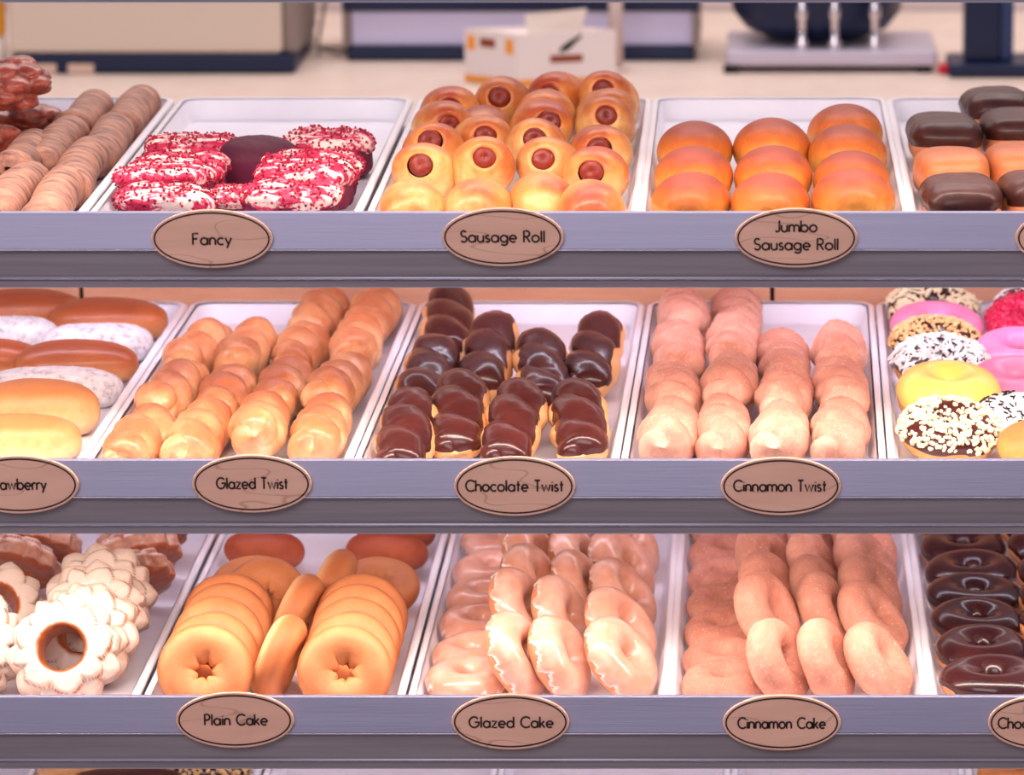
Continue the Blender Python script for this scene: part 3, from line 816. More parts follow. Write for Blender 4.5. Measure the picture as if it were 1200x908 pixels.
P['long_john'] = []; P['john_choc'] = []
for s_ in range(4):
    V, F = superell(.0335, .070, .0235, .62, .48, 84, 36, -.018); V = rough_up(V, F, .0010, 50, s_ + 100)
    P['long_john'].append(Proto('long_john', 'donut', [('bar', mesh('plain_bar', V, F, M['john_dough']), None, None)]))
    field = V[:, 2] - .003 + wav(V, .003, 60, s_ + 3)
    CV, CF, ed, CN = cap(V, F, field, .0022, .003)
    CV = CV + CN * (np.clip(snoise(CV * np.array([.35, 1.6, 1]), 110, s_ + 8), -1, 1) * .0009 * ed)[:, None]
    P['john_choc'].append(Proto('long_john', 'donut', [('dough', mesh('bar_dough', V, F, M['john_dough']), None, None), ('chocolate_icing', mesh('bar_icing', CV, CF, M['chocolate_matte']), None, None)]))
P['velvet'] = []
for s_ in range(5):
    rs = np.random.RandomState(s_ + 120)
    V, F = superell(.041, .035, .0195, .45, .55, 84, 40, -.015); V = rough_up(V, F, .0012, 90, s_ + 120)
    field = V[:, 2] - .0105 + wav(V, .003, 80, s_)
    CV, CF, ed, CN = cap(V, F, field, .006, .004)
    ruf = np.abs(snoise(CV * np.array([.45, 1.5, 1]), 95, s_ + 40))
    CV = CV + CN * ((ruf - .3) * .0055 * ed)[:, None]
    CN = vnormals(CV, CF)
    c1 = scatter(CV, CF, CN, 300, 'chunk', rs, .0019).mesh('crumbs', M['velvet_crumb'])
    c2 = scatter(CV, CF, CN, 60, 'chunk', rs, .0016).mesh('cake_crumbs', M['velvet_crumb_dark'])
    P['velvet'].append(Proto('red_velvet_donut', 'donut', [('cake', mesh('velvet_cake', V, F, M['velvet_cake']), None, None), ('frosting', mesh('frosting', CV, CF, M['cream_frosting']), None, None), ('crumbs', c1, 1, 'stuff'), ('crumbs', c2, 1, 'stuff')]))
V, F = superell(.040, .038, .028, .8, 1, 64, 36, -.018); V = rough_up(V, F, .0012, 90, 130); V = rough_up(V, F, .0004, 600, 131)
P['velvet_plain'] = [Proto('red_velvet_donut', 'donut', [('cake', mesh('velvet_round', V, F, M['velvet_cake']), None, None)])]
P['fritter'] = []
for s_ in range(4):
    V, F = fritter_body(.048, s_ + 140); P['fritter'].append(Proto('apple_fritter', 'donut', [('lump', mesh('fritter', V, F, M['fritter_glaze']), None, None)]))
P['stick'] = []
for s_ in range(4):
    rs = np.random.RandomState(s_ + 150); nu, nt = 40, 60
    t = np.linspace(0, 1, nt); a = np.linspace(0, 2 * PI, nu, endpoint=False)
    T, A_ = np.meshgrid(t, a, indexing='ij')
    e = np.clip(np.minimum(T, 1 - T) / .05, 0, 1); e = np.sqrt(1 - (1 - e) ** 2)
    rad = .0200 * (.30 + .70 * e) * (1 + .03 * np.sin(9 * T + A_))
    V = np.stack([rad * np.cos(A_) + .003 * np.sin(PI * T * 1.3 + s_), .180 * (T - .5), rad * np.sin(A_) * .95], -1).reshape(-1, 3)
    F = [f[::-1] for f in grid_faces(nt, nu, False, True)]
    F.append(tuple(range(nu))); F.append(tuple(range(nt * nu - 1, (nt - 1) * nu - 1, -1)))
    N = vnormals(V, F)
    if (N * V * np.array([1, 0, 1])).sum() < 0: F = [f[::-1] for f in F]
    P['stick'].append(Proto('cinnamon_stick', 'pastry', [('stick', mesh('cinnamon_stick', V, F, M['stick_dough']), None, None)]))
for nm, mt, rx, ry, rz in (('filled_brown', 'filled_brown', .056, .030, .021), ('filled_tan', 'filled_tan', .055, .033, .027), ('filled_sugar', 'sugar_coat', .057, .031, .021)):
    P[nm] = []
    for s_ in range(3):
        V, F = superell(rx, ry, rz, .8, .78, 72, 36, -rz * .7); V = rough_up(V, F, .0012, 50, s_ + 160 + len(nm))
        if nm == 'filled_sugar': V = rough_up(V, F, .0005, 700, s_, 8)
        P[nm].append(Proto('filled_donut', 'donut', [('bun', mesh(nm, V, F, M[mt]), None, None)]))
P['fashioned'] = []; P['fashioned_b'] = []
for s_ in range(4):
    V, F, ck = old_fashioned(.053, s_ + 170); P['fashioned'].append(Proto('old_fashioned_donut', 'donut', [('ring', mesh('old_fashioned', V, F, M['fashioned_white'], attr={'crack': ck}), None, None)]))
    V, F, ck = old_fashioned(.048, s_ + 180); P['fashioned_b'].append(Proto('old_fashioned_donut', 'donut', [('ring', mesh('old_fashioned_brown', V, F, M['fashioned_brown'], attr={'crack': ck}), None, None)]))

# ------------------------------------------------------------------ where every pastry lies
ORD = ['', 'first', 'second', 'third', 'fourth', 'fifth', 'sixth', 'seventh', 'eighth']
def lie(yaw=0, pitch=0, roll=0):
    """lying flat along the tray; pitch lifts the front end, roll leans to the left (degrees)"""
    return (Matrix.Rotation(math.radians(yaw), 3, 'Z') @ Matrix.Rotation(math.radians(-pitch), 3, 'X') @ Matrix.Rotation(math.radians(roll), 3, 'Y')).to_quaternion()
def axis(ax, ay, az, spin=0):
    """a ring whose axis points along the given direction"""
    return (Vector((ax, ay, az)).to_track_quat('Z', 'Y') @ Quaternion((0, 0, 1), math.radians(spin)))
PLACED = []
def rnd(a): return random.uniform(-a, a)
def put(kind, row, px, py, h, rot, label, group, lift=0, scale=1.0, var=None, settle=True):
    pr = P[kind][(var if var is not None else random.randrange(99)) % len(P[kind])]
    p = at(row, px, py, h)
    o = pr.put(label, group, rot, p.x, p.y, FLOORZ[row], lift, scale)
    PLACED.append((o, row, lift)); return o
def col(kind, row, pts, h, rotf, look, where, group, **kw):
    """one column of a tray, listed front to back"""
    n = len(pts)
    for i, (px, py) in enumerate(pts):
        pos = 'front piece' if i == 0 else ('rearmost piece' if i == n - 1 and n > 2 else ORD[i + 1] + ' from the front')
        put(kind, row, px, py, h, rotf(i), '%s, %s of %s' % (look, pos, where), group, var=i + len(where) * 0 + int(px) % 7, **kw)
SK = [math.degrees(-x) for x in SKEW]

# --- top shelf, cinnamon sticks and fritters
for nm, pts in (('stick column beside red velvet donuts', [(64, 234), (96, 200), (128, 168), (160, 139)]), ('middle stick column', [(20, 227), (64, 183), (114, 145)]), ('stick column at the picture edge', [(-22, 224), (24, 187)])):
    col('stick', 0, pts, .019, lambda i: lie(rnd(2), rnd(2)), 'brown streaked cinnamon stick', nm, 'cinnamon sticks in the corner tray')
put('fritter', 0, 22, 140, .024, lie(20), 'dark glazed fritter beside the cinnamon sticks, under a darker one', 'apple fritters', var=0)
put('fritter', 0, -12, 170, .024, lie(80), 'dark glazed fritter cut by the picture edge, in front of the others', 'apple fritters', var=1)
put('fritter', 0, -30, 130, .024, lie(140), 'dark glazed fritter behind, mostly outside the picture edge', 'apple fritters', var=2)
put('fritter', 0, 2, 103, .075, lie(200), 'dark purple-brown fritter on top of the fritter pile', 'apple fritters', lift=.046, var=3, scale=.95)
# --- red velvet
VG = 'red velvet donuts behind the Fancy sign'
for i, (x, y) in enumerate([(195, 246), (199, 226), (211, 207), (232, 187)]):
    put('velvet', 0, x, y, .024, lie(rnd(5), 4 + rnd(3), rnd(3)), 'red velvet donut with crumbed cream frosting, %s in the column beside cinnamon sticks' % ('front' if i == 0 else ORD[i + 1]), VG, var=i)
for i, (x, y) in enumerate([(336, 238), (346, 222), (364, 202), (381, 182)]):
    put('velvet', 0, x, y, .024, lie(rnd(5), 4 + rnd(3), rnd(3)), 'red velvet donut with crumbed cream frosting, %s in the column beside sausage rolls' % ('front' if i == 0 else ORD[i + 1]), VG, var=i + 2)
put('velvet', 0, 275, 240, .012, lie(8), 'crumbed red velvet donut sunk between the two frosted columns', VG, var=4, scale=(.7, .8, .7))
put('velvet_plain', 0, 317, 186, .026, lie(0), 'bare dark round red velvet donut without frosting', VG)
# --- sausage rolls
SG = 'small sausage rolls'
RC = [[(488, 240, 0), (487, 205, 1), (495, 180, 1), (497, 155, 1), (508, 131, 1)],
      [(560, 238, 0), (561, 204, 1), (568, 174, 1), (563, 154, 0), (577, 128, 1)],
      [(632, 237, 0), (637, 203, 1), (643, 178, 1), (632, 153, 1), (650, 137, 1), (657, 120, 1)],
      [(700, 238, 0), (708, 205, 1), (713, 180, 1), (708, 154, 1), (719, 138, 1), (721, 121, 1)]]
for c, pts in enumerate(RC):
    cn = ['column beside the Fancy tray', 'second column', 'third column', 'column beside the jumbo rolls'][c]
    for i, (x, y, s_) in enumerate(pts):
        pos = 'front' if i == 0 else ORD[i + 1]
        if s_: put('sausage_roll', 0, x, y, .027, lie(rnd(14), 14 + rnd(8), rnd(10)), 'golden roll with sausage end showing, %s in the sausage roll %s' % (pos, cn), SG, var=c * 2 + i)
        else: put('plain_roll', 0, x, y, .026, lie(rnd(6), 4, 0), 'golden roll with no sausage showing, %s in the sausage roll %s' % (pos, cn), SG, var=c)
# --- jumbo rolls
for nm, pts in (('jumbo column beside the small sausage rolls', [(813, 240), (818, 208), (820, 178)]), ('middle jumbo column', [(897, 240), (902, 208), (905, 177)]), ('jumbo column beside the long johns', [(991, 240), (987, 210), (986, 180), (990, 155)])):
    col('jumbo_roll', 0, pts, .030, lambda i: lie(rnd(2), 9 + rnd(2)), 'glossy orange-brown jumbo roll', nm, 'jumbo sausage rolls')
# --- long johns
JG = 'long johns in the corner tray'
put('john_choc', 0, 1123, 236, .026, lie(2, 5), 'chocolate iced long john at the front beside the jumbo rolls', JG, var=0)
put('long_john', 0, 1112, 201, .028, lie(2, 7), 'plain tan long john between two chocolate ones, beside the jumbo rolls', JG, var=1)
put('john_choc', 0, 1099, 162, .026, lie(2, 5), 'chocolate iced long john behind the plain one, beside the jumbo rolls', JG, var=2)
put('john_choc', 0, 1208, 230, .026, lie(2, 6), 'chocolate iced long john cut by the picture edge, at the front', JG, var=3)
put('long_john', 0, 1196, 195, .028, lie(2, 7), 'plain tan long john cut by the picture edge', JG, var=2)
put('john_choc', 0, 1189, 156, .028, lie(2, 7), 'chocolate iced long john behind the plain one at the picture edge', JG, var=1)
put('john_choc', 0, 1167, 128, .028, lie(2, 6), 'chocolate iced long john at the very back of its tray', JG, var=0)

# --- middle shelf, filled donuts
FG = 'filled donuts in the corner tray'
for kind, x, y, yaw, sc, lab in (
    ('filled_tan', 26, 512, 4, (1, 1, .85), 'smooth pale tan filled bun at the very front beside the rawberry sign'),
    ('filled_tan', 46, 482, 5, (1.05, 1, 1.05), 'tall tan filled bun behind the front pale bun'),
    ('filled_sugar', 62, 450, 6, (1.2, 1, 1), 'long white sugared filled donut behind the tall tan bun'),
    ('filled_brown', 100, 421, 6, 1.08, 'brown filled donut with a red jam spot, behind the long sugared one'),
    ('filled_brown', -28, 418, 4, 1.0, 'brown filled donut cut by the picture edge, beside the jam-spotted one'),
    ('filled_sugar', 127, 396, 5, 1.0, 'white sugared filled donut beside the tray rim, behind a brown one'),
    ('filled_sugar', 4, 392, 5, 1.0, 'white sugared filled donut at the picture edge, second row from the back'),
    ('filled_brown', 135, 369, 4, 1.1, 'tan filled donut at the back beside the tray rim'),
    ('filled_brown', 14, 362, 4, 1.1, 'dark brown filled donut at the back, by the picture edge')):
    put(kind, 1, x, y, .022, lie(yaw, 0, 0), lab, FG, scale=sc)
# --- glazed twists
for nm, pts in (('first glazed column, by the filled donuts', [(166, 515), (199, 463), (231, 417)]), ('second glazed column', [(238, 510), (266, 459), (298, 421)]), ('third glazed column', [(303, 507), (331, 456), (355, 413), (378, 374)]), ('fourth glazed column, by the chocolate twists', [(378, 506), (404, 453), (424, 411), (443, 371)])):
    col('glazed_twist', 1, pts, .022, lambda i: lie(rnd(4), 3 + rnd(2), rnd(20)), 'glazed golden twist', nm, 'glazed twists', scale=(.95, .97, 1))
# --- chocolate twists
for nm, pts in (('first chocolate column, by the glazed twists', [(466, 505), (498, 443), (526, 384)]), ('second chocolate column', [(538, 502), (573, 436)]), ('third chocolate column', [(608, 502), (634, 438)]), ('fourth chocolate column, by the cinnamon twists', [(684, 502), (702, 433)])):
    col('chocolate_twist', 1, pts, .024, lambda i: lie(rnd(5), -7 + rnd(2), rnd(10)), 'chocolate iced twist', nm, 'chocolate twists', scale=(1.0, .98, 1.02))
# --- cinnamon twists
for nm, pts in (('first cinnamon twist column, by the chocolate twists', [(771, 512), (781, 462), (790, 414), (798, 374)]), ('second cinnamon twist column', [(841, 512), (847, 462), (853, 414), (859, 374)]), ('third cinnamon twist column', [(911, 511), (914, 463), (917, 426)]), ('fourth cinnamon twist column', [(984, 511), (981, 463), (978, 424)])):
    col('cinnamon_twist', 1, pts, .023, lambda i: lie(rnd(4), 3 + rnd(2), rnd(20)), 'pink-brown sugared twist', nm, 'cinnamon twists', scale=(.96, .94, 1.02))
# --- assorted rings
AG = 'assorted iced rings in the corner tray'
for kind, x, y, rot, sc, lab in (
    ('choc_peanut_pale', 1122, 516, axis(.05, -.25, 1), 1.05, 'chocolate ring covered in pale chopped nuts, at the front'),
    ('tan_ring', 1205, 522, axis(0, -.1, 1), 1.0, 'plain tan ring at the front, cut by the picture edge'),
    ('white_black', 1176, 490, axis(.05, -.12, 1), 1.0, 'white iced ring with black sprinkles, behind the nutty front ring'),
    ('yellow_ring', 1101, 478, axis(.03, -.12, 1), 1.05, 'yellow iced ring beside the tray rim'),
    ('choc_coconut', 1105, 435, axis(.05, -.22, 1), 1.08, 'chocolate ring covered in white coconut, behind the yellow one'),
    ('choc_peanut', 1091, 405, axis(.05, -.22, 1), 1.02, 'chocolate ring covered in tan chopped nuts, behind the coconut one'),
    ('pink_ring', 1097, 385, axis(.05, -.15, 1), 1.08, 'pink iced ring beside the tray rim, between two nutty rings'),
    ('choc_coconut_pale', 1087, 362, axis(.05, -.2, 1), 1.05, 'chocolate ring with pale coconut at the back of its tray'),
    ('pink_ring_b', 1186, 458, axis(0, -.2, 1), 1.05, 'pink iced ring behind the black-sprinkled one'),
    ('pink_ring_c', 1189, 422, axis(0, -.2, 1), 1.05, 'pink iced ring in front of the crimson sugared one'),
    ('red_ring', 1194, 386, axis(-.1, -.35, 1), 1.05, 'crimson sugared ring at the picture edge'),
    ('choc_white', 1206, 358, axis(0, -.2, 1), 1.0, 'chocolate ring with white sprinkles behind the crimson one')):
    put(kind, 1, x, y, .018, rot, lab, AG, scale=sc)

# --- lower shelf, old-fashioned
OG = 'old-fashioned donuts'
put('fashioned', 2, 70, 762, .050, axis(-.02, -.86, .50, 10), 'large white glazed old-fashioned facing front with its hole showing', OG, var=0, scale=1.02)
for i, (x, y) in enumerate([(100, 742), (112, 720), (124, 700)]):
    put('fashioned', 2, x, y, .050, axis(-.05, -.90, .48, 40 * i), 'white glazed old-fashioned leaning, %s behind the hole-showing one' % ORD[i + 1], OG, var=i + 1, scale=1.0)
for i, (x, y) in enumerate([(152, 684), (160, 655), (168, 632)]):
    put('fashioned_b', 2, x, y, .032, axis(-.30, .55, .75, 30 * i), 'brown glazed old-fashioned leaning beside the tray rim, %s of three' % ['front', 'middle', 'rear'][i], OG, var=i)
put('fashioned', 2, -8, 715, .045, axis(.25, -.7, .6, 15), 'white glazed old-fashioned cut by the picture edge, behind another', OG, var=2)
put('fashioned', 2, -28, 760, .045, axis(.2, -.8, .55, 75), 'white glazed old-fashioned cut by the picture edge, at the front', OG, var=3)
put('fashioned_b', 2, 18, 664, .032, axis(.15, .6, .75, 15), 'brown glazed old-fashioned leaning by the picture edge, second from the back', OG, var=3)
put('fashioned_b', 2, 44, 636, .032, axis(.15, .55, .8, 75), 'brown glazed old-fashioned at the very back by the picture edge', OG, var=1)
# --- plain cake
PG = 'plain cake donuts'
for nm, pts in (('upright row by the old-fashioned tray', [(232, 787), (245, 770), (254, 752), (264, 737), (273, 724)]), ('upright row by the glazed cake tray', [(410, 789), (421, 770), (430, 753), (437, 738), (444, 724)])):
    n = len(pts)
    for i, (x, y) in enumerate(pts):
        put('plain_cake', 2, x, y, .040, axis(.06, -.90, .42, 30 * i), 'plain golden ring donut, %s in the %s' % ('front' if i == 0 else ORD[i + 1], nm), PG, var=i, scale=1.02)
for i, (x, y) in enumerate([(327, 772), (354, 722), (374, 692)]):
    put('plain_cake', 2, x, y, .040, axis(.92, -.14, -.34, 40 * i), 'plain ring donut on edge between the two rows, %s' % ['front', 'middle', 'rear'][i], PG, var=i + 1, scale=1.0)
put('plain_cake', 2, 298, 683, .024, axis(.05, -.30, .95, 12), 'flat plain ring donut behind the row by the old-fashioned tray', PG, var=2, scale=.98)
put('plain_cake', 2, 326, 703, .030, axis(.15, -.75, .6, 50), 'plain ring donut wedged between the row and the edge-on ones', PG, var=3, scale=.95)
put('red_cake', 2, 310, 640, .030, axis(.05, .35, .9), 'reddish browned ring donut at the back by the old-fashioned tray', PG, var=0)
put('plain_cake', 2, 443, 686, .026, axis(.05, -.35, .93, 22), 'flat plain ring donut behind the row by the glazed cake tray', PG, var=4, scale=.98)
put('red_cake', 2, 453, 642, .030, axis(.05, .35, .9), 'reddish browned ring donut at the back by the glazed cake tray', PG, var=1)
put('red_cake', 2, 478, 618, .030, axis(.05, .35, .9), 'reddish browned ring donut behind the other, against the tray rim', PG, var=2)
# --- glazed cake
GG = 'glazed cake donuts'
col('glazed_flat', 2, [(534, 797), (545, 763), (553, 729), (560, 698), (568, 667), (576, 636)], .018, lambda i: axis(rnd(.04), -.10, 1, 50 * i), 'pinkish glazed ring lying flat', 'column by the plain cake tray', GG, scale=.93)
for nm, pts, a in (('leaning second glazed cake column', [(598, 776), (596, 733), (609, 702), (612, 670), (618, 638)], (.86, -.24, .44)), ('leaning third glazed cake column', [(656, 776), (652, 730), (664, 696), (664, 665), (668, 633)], (.88, -.20, .44)), ('leaning glazed cake column by the cinnamon tray', [(731, 774), (727, 738), (729, 700), (728, 668), (735, 638)], (.74, -.30, .60))):
    col('glazed_cake', 2, pts, .036, lambda i, a=a: axis(a[0] + rnd(.06), a[1] + rnd(.06), a[2] + rnd(.05), 60 * i), 'glazed ring', nm, GG)
# --- cinnamon cake
CG = 'cinnamon cake donuts'
col('cinnamon_cake', 2, [(842, 800), (840, 769), (840, 737), (840, 705), (841, 674), (843, 646), (845, 620)], .018, lambda i: axis(rnd(.04), -.10, 1, 50 * i), 'sugared ring lying flat', 'column by the glazed cake tray', CG, scale=.93)
for nm, pts, a in (('leaning second cinnamon cake column', [(903, 780), (898, 740), (893, 706), (889, 674), (889, 646), (891, 622)], (.82, -.30, .48)), ('leaning third cinnamon cake column', [(968, 779), (962, 731), (952, 699), (949, 670), (948, 640)], (.88, -.20, .44)), ('leaning cinnamon cake column by the chocolate rings', [(1034, 776), (1030, 728), (1020, 694), (1014, 664), (1010, 636)], (.76, -.26, .60))):
    col('cinnamon_cake', 2, pts, .036, lambda i, a=a: axis(a[0] + rnd(.06), a[1] + rnd(.06), a[2] + rnd(.05), 60 * i), 'sugared ring', nm, CG)
# --- chocolate rings
HG = 'chocolate iced rings'
col('chocolate_ring', 2, [(1152, 797), (1149, 765), (1145, 733), (1138, 699), (1130, 667), (1121, 643), (1116, 624)], .016, lambda i: axis(.02, -.08, 1, 50 * i), 'chocolate iced ring lying flat', 'column by the cinnamon cake tray', HG, scale=(1.12, 1.0, 1.0))
col('chocolate_ring', 2, [(1246, 785), (1246, 748), (1243, 718), (1236, 690), (1222, 657), (1214, 631)], .018, lambda i: axis(.30, -.10, .95, 50 * i), 'tilted chocolate iced ring', 'column cut by the picture edge', HG)
# --- bottom shelf
BG_ = 'donuts on the bottom shelf'
put('filled_tan', 3, 48, 908, .024, lie(0), 'pale tan bun on the bottom shelf, at the picture edge', BG_, var=0)
put('john_choc', 3, 152, 908, .024, lie(90), 'chocolate iced bar on the bottom shelf below the Plain Cake sign', BG_, scale=.8, var=1)
put('choc_peanut', 3, 256, 908, .020, axis(0, -.1, 1), 'nut-flecked chocolate ring on the bottom shelf', BG_)
put('tan_ring', 3, 1192, 910, .018, axis(0, -.1, 1), 'tan ring on the bottom shelf in the far corner tray', BG_)


# ------------------------------------------------------------------ settle: nothing may pass through its neighbour, the tray front or its sides
from mathutils.bvhtree import BVHTree
bpy.context.view_layer.update()
class Body:
    def __init__(s, o, row, lift):
        s.o, s.row, s.lift = o, row, lift
        Vs, Fs, n = [], [], 0
        for q_ in [o] + list(o.children):
            if q_.type != 'MESH': continue
            W = np.array(q_.matrix_world); c = mesh_coords(q_.data)
            Vs.append(c @ W[:3, :3].T + W[:3, 3]); 
            Fs += [[i + n for i in p_.vertices] for p_ in q_.data.polygons]; n += len(c)
        s.V = np.concatenate(Vs); s.F = Fs; s.off = np.zeros(3); s.home = s.V
        s.r = None
    def lo(s): return s.V0lo + s.off
    def prep(s):
        s.V0lo, s.V0hi = s.V.min(0), s.V.max(0); s.c0 = (s.V0lo + s.V0hi) / 2
        s.base = BVHTree.FromPolygons([tuple(v) for v in s.V], s.F)
        s.tree = s.base; s.at_ = np.zeros(3)
    def bvh(s):
        if np.abs(s.off - s.at_).max() > 1e-5:
            s.tree = BVHTree.FromPolygons([tuple(v) for v in s.V + s.off], s.F); s.at_ = s.off.copy()
        return s.tree
BODIES = [Body(*p_) for p_ in PLACED]
for b in BODIES: b.prep()
YMIN = TRAYY + 0.010
for b in BODIES:                                # keep behind the front wall of the tray
    d = YMIN - b.V0lo[1]
    if d > 0: b.off[1] += d
MAXD = 0.022
def inside(b):
    c = b.c0 + b.off; sh = (c[1] - TRAYY) * math.tan(-SKEW[b.row])
    k_, xc, wd = min((t_ for t_ in TRAYX if t_[0] == b.row), key=lambda t_: abs(t_[1] - sh - b.c0[0]))
    lo, hi = xc - sh - wd / 2 + .0115 - (b.V0lo[0] + b.off[0]), xc - sh + wd / 2 - .0115 - (b.V0hi[0] + b.off[0])
    if lo > 0 and hi < 0: b.off[0] += (lo + hi) / 2
    elif lo > 0: b.off[0] += lo
    elif hi < 0: b.off[0] += hi
    ov = b.V0hi[1] + b.off[1] - (TRAYY + LEN[b.row] - .011)
    if ov > 0: b.off[1] -= ov
for b in BODIES: inside(b)
start = [b.off.copy() for b in BODIES]
for it in range(36):
    hits = 0
    for i, a in enumerate(BODIES):
        for j in range(i + 1, len(BODIES)):
            b = BODIES[j]
            if a.row != b.row: continue
            if (a.V0lo + a.off > b.V0hi + b.off).any() or (b.V0lo + b.off > a.V0hi + a.off).any(): continue
            if not a.bvh().overlap(b.bvh()): continue
            hits += 1
            d = (b.c0 + b.off) - (a.c0 + a.off); d[2] *= .6
            d /= max(np.linalg.norm(d), 1e-6)
            for q_, sg in ((a, -1), (b, 1)):
                m = d * sg * 0.0013
                if m[2] < 0 and q_.lift == 0: m[2] = 0
                q_.off += m
    for b, st in zip(BODIES, start):
        dd = b.off - st; n_ = np.linalg.norm(dd)
        if n_ > MAXD: b.off = st + dd * (MAXD / n_)
        b.off[1] = max(b.off[1], YMIN - b.V0lo[1])
        b.off[2] = max(b.off[2], 0)
        inside(b)
    if not hits: break
for b in BODIES: b.o.location = b.o.location + Vector(b.off)

# ------------------------------------------------------------------ behind the case: counter and what stands on it
t = tag(empty('back_counter', (0, 2.0, ZC)), 'long pale beige counter along the rear wall', 'counter')
ob('counter_top', MB().box(-2.6, 2.2, 1.72, 2.99, ZC - .035, ZC, .003).mesh('counter_top', M['counter_stone']), t).matrix_parent_inverse = Matrix.Translation(-t.location)
ob('cabinet', MB().box(-2.58, 2.18, 1.76, 2.98, ZFLOOR + .001, ZC - .036, .003).mesh('cabinet', M['back_wood']), t).matrix_parent_inverse = Matrix.Translation(-t.location)
def onc(px, py): 
    d = ray(px, py); return CAM + d * ((ZC - CAM.z) / d.z)
def kid(t, name, me): 
    o = ob(name, me, t); o.matrix_parent_inverse = Matrix.Translation(-t.location); return o
# beige appliance on a navy base
p0, p1 = onc(14, 87), onc(346, 87); Y = p0.y; zt = at_y(10, 64, Y).z
t = tag(empty('countertop_appliance', ((p0.x + p1.x) / 2, Y, ZC)), 'wide beige appliance on a navy base with two pale buttons', 'appliance')
kid(t, 'base', MB().box(p0.x, p1.x, Y, Y + .28, ZC + .001, zt, .004).mesh('base', M['navy']))
kid(t, 'body', MB().box(p0.x - .004, at_y(330, 50, Y).x, Y + .004, Y + .27, zt + .0005, zt + .16, .006).mesh('body', M['appliance_beige']))
kid(t, 'shaded_side', MB().box(at_y(331, 50, Y).x, p1.x + .004, Y + .012, Y + .27, zt + .0005, zt + .16, .004).mesh('shaded_side', M['taupe_and_shaded_side']))  # right side of the appliance, its shade put into a darker colour
for a, b in ((32, 66), (80, 110)):
    q0, q1 = at_y(a, 86, Y), at_y(b, 75, Y)
    kid(t, 'button', MB().box(q0.x, q1.x, Y - .004, Y + .002, q0.z, q1.z, .001).mesh('button', M['button_pale']))
# yellow container at the picture edge
p = onc(-14, 84); zz = at_y(-14, 42, p.y).z
t = tag(empty('container', p), 'yellow container with white base at the picture edge', 'container')
kid(t, 'base', MB().lathe([(.024, .001), (.026, .006), (.026, zz - ZC)], 28, p).mesh('base', M['white_plastic'], True))
kid(t, 'body', MB().lathe([(.025, zz - ZC + .0005), (.027, zz - ZC + .006), (.027, .13), (.020, .15), (.012, .155)], 28, p).mesh('body', M['yellow_plastic'], True))
# wire stand
p = onc(385, 66)
t = tag(empty('wire_stand', p), 'thin dark bent wire stand between the appliance and the organizer', 'stand')
k = 6.3 / FPX
kid(t, 'wire', MB().tube([(p.x - .002 + .018, p.y, ZC + .0035), (p.x - .016, p.y, ZC + .012), (p.x - .002, p.y, ZC + .085), (p.x + .004, p.y + .01, ZC + .13)], .0028, 8).mesh('wire', M['taupe_and_shaded_side'], True))
kid(t, 'foot', MB().tube([(p.x + .02, p.y, ZC + .004), (p.x + .02, p.y + .06, ZC + .004), (p.x - .02, p.y + .06, ZC + .004), (p.x - .014, p.y, ZC + .004)], .003, 8).mesh('foot', M['taupe_and_shaded_side'], True))
# dark organizer with lavender panels
p0, p1 = onc(402, 74), onc(820, 72); Y = max(p0.y, p1.y); 
zb, z2, z3 = at_y(450, 55, Y).z, at_y(450, 14, Y).z, at_y(450, -4, Y).z
t = tag(empty('desk_organizer', ((p0.x + p1.x) / 2, Y, ZC)), 'dark navy framed organizer with lavender panels behind the white box', 'organizer')
kid(t, 'base', MB().box(p0.x + .004, p1.x - .008, Y, Y + .2, ZC + .001, zb, .003).mesh('base', M['navy']))
kid(t, 'panel', MB().box(p0.x + .010, p1.x - .010, Y + .012, Y + .19, zb + .0005, z2, .002).mesh('panel', M['lavender_panel']))
kid(t, 'top_bar', MB().box(p0.x - .002, p1.x, Y, Y + .2, z2 + .0005, z3 + .03, .003).mesh('top_bar', M['navy']))
for x in (p0.x + .004, p1.x - .005): kid(t, 'upright', MB().box(x - .006, x + .005, Y + .001, Y + .2, zb + .001, z2, .001).mesh('upright', M['taupe_and_shaded_side']))
# post
p = onc(722, 84); zl = at_y(722, 40, p.y - .0).z
t = tag(empty('post', p), 'slim beige upright post behind the white cardboard box', 'post')
kid(t, 'shaft', MB().lathe([(.0100, .001), (.0100, .16)], 20, p).mesh('shaft', M['post_beige'], True))
kid(t, 'foot', MB().lathe([(.018, .0005), (.018, .004), (.0101, .007)], 20, p).mesh('foot', M['post_beige'], True))
# cardboard box, corner towards the window
pc, pl, pr_ = onc(607, 103), onc(545, 96), onc(722, 98)
H = at_y(722, 34, pr_.y).z - ZC
def pt(a, b, u, z): return (a.x + (b.x - a.x) * u, a.y + (b.y - a.y) * u, ZC + z)
bk = pl + (pr_ - pc)
t = tag(empty('cardboard_box', pc), 'white cardboard box with an orange band and a paper in its open top', 'box')
C4 = [pc, pr_, bk, pl]
def ringz(z, o=0.0):
    c = (pc + bk) / 2
    return [(c.x + (q_.x - c.x) * (1 + o), c.y + (q_.y - c.y) * (1 + o), ZC + z) for q_ in C4]
hl, hr = H * .96, H
b = MB().loops([ringz(.001), ringz(H * .98), ringz(H * .98, -.03), ringz(H * .90, -.03)], True, True); kid(t, 'carton', b.mesh('carton', M['card_white']))
b = MB().loops([ringz(.0012, .004), ringz(.011, .004)]); kid(t, 'orange_band', b.mesh('orange_band', M['card_orange']))
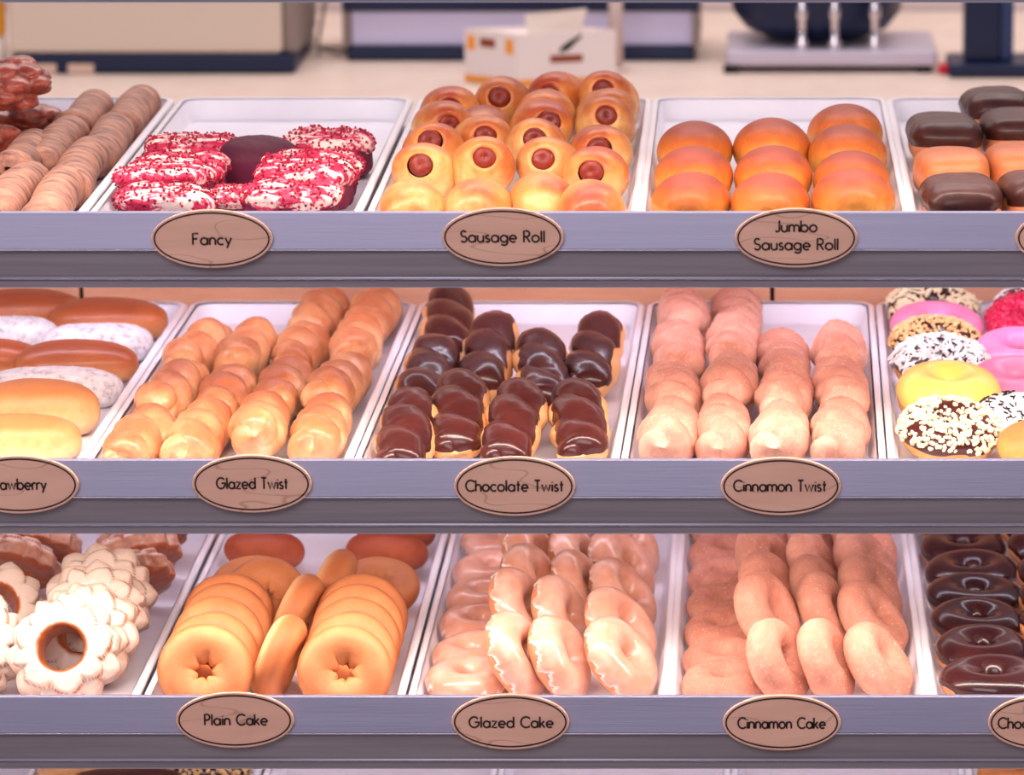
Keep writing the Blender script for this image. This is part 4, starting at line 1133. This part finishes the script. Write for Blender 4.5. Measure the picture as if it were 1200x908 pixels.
def decal(a, b_, u0, u1, z0, z1, name, mt, pts=None):
    n = Vector((-(b_.y - a.y) * -1, -(b_.x - a.x), 0)); n = Vector(((b_.y - a.y), -(b_.x - a.x), 0)).normalized() * .0009
    P4 = pts or [(u0, z0), (u1, z0), (u1, z1), (u0, z1)]
    L0 = [tuple(Vector(pt(a, b_, u, z))) for u, z in P4]; L1 = [tuple(Vector(q_) + n) for q_ in L0]
    kid(t, name, MB().loops([L0, L1], True, True).mesh(name, mt))
decal(pc, pr_, .33, .66, .033, .043, 'brown_block', M['card_brown'])
decal(pl, pc, .30, .58, .052, .064, 'brown_block', M['card_brown'])
for u in (.06, .78): decal(pl, pc, u, u + .14, .046, .066, 'orange_mark', M['card_orange'])
decal(pc, pr_, 0, 0, 0, 0, 'black_emblem', M['card_black'], [(.42, .046), (.52, .050), (.64, .066), (.66, .072), (.58, .066), (.50, .060), (.44, .054)])
m0 = pt(pc, pr_, .10, H * .9); m1 = pt(pc, pr_, .62, H * .9)
b = MB(); off = Vector((0, .02, 0))
L0 = [Vector(m0) + off, Vector(m1) + off, Vector(m1) + off + Vector((.012, -.006, .036)), Vector(m0) + off + Vector((-.004, -.002, .030))]
b.loops([[tuple(v) for v in L0], [tuple(v + Vector((0, .0015, 0))) for v in L0]], True, True)
tag(ob('paper_sheet', b.mesh('paper_sheet', M['paper_cream'])), 'cream paper sticking up out of the white box', 'paper')
# drinks machine
p0, p1 = onc(848, 86), onc(1098, 86); Y = p0.y; zp = at_y(900, 56, Y + .05).z
t = tag(empty('drinks_machine', ((p0.x + p1.x) / 2, Y, ZC)), 'steel platform with dark round bowl and three chrome pins above', 'machine')
kid(t, 'platform', MB().box(p0.x + .004, p1.x, Y, Y + .20, ZC + .010, ZC + .032, .004).mesh('platform', M['steel_soft']))
kid(t, 'foot', MB().box(p0.x, p0.x + .022, Y - .004, Y + .03, ZC + .0005, ZC + .0095, .002).mesh('foot', M['black_rubber']))
kid(t, 'foot', MB().box(p1.x - .03, p1.x - .008, Y + .002, Y + .03, ZC + .0005, ZC + .0095, .002).mesh('foot', M['black_rubber']))
cb = at_y(957, 44, Y + .14)
rb = 100 * 6.4 / FPX
kid(t, 'column', MB().box(cb.x - .05, cb.x + .05, Y + .15, Y + .19, ZC + .0325, cb.z + .05, .004).mesh('column', M['steel_soft']))
kid(t, 'bowl', MB().lathe([(.02, 0), (rb * .55, .004), (rb * .82, .018), (rb * .97, .042), (rb, .075), (rb, .14)], 48, (cb.x, Y + .135, cb.z)).mesh('bowl', M['navy'], True))
for px in (940, 978, 1025):
    a = at_y(px, 47, Y + .012)
    kid(t, 'pin', MB().lathe([(.010, .0325 + ZC), (.010, ZC + .040), (.0055, ZC + .048), (.0055, ZC + .072), (.0085, ZC + .078), (.0085, ZC + .088), (.006, ZC + .094), (.006, ZC + .15)], 20, (a.x, Y + .018, 0)).mesh('pin', M['chrome'], True))
# navy column stand with a red tip beside it
p0, p1 = onc(1112, 92), onc(1204, 92); Y = p0.y; zb = at_y(1150, 76, Y).z
t = tag(empty('terminal_stand', ((p0.x + p1.x) / 2, Y, ZC)), 'navy terminal stand with thick column at the picture edge', 'stand')
kid(t, 'base', MB().box(p0.x, p1.x + .02, Y, Y + .12, ZC + .001, zb, .004).mesh('base', M['navy']))
kid(t, 'column', MB().box(at_y(1130, 60, Y + .03).x, at_y(1172, 60, Y + .03).x, Y + .03, Y + .09, zb + .0005, zb + .2, .004).mesh('column', M['navy']))
kid(t, 'column_side', MB().box(at_y(1172, 60, Y + .03).x + .0005, at_y(1188, 60, Y + .03).x, Y + .035, Y + .088, zb + .0005, zb + .2, .003).mesh('column_side', M['navy_light']))
p = onc(1106, 88)
tag(ob('red_clip', MB().box(p.x - .007, p.x + .006, p.y, p.y + .03, ZC + .0005, ZC + .014, .003).mesh('red_clip', M['red_plastic'])), 'small red clip beside the navy stand base', 'clip')
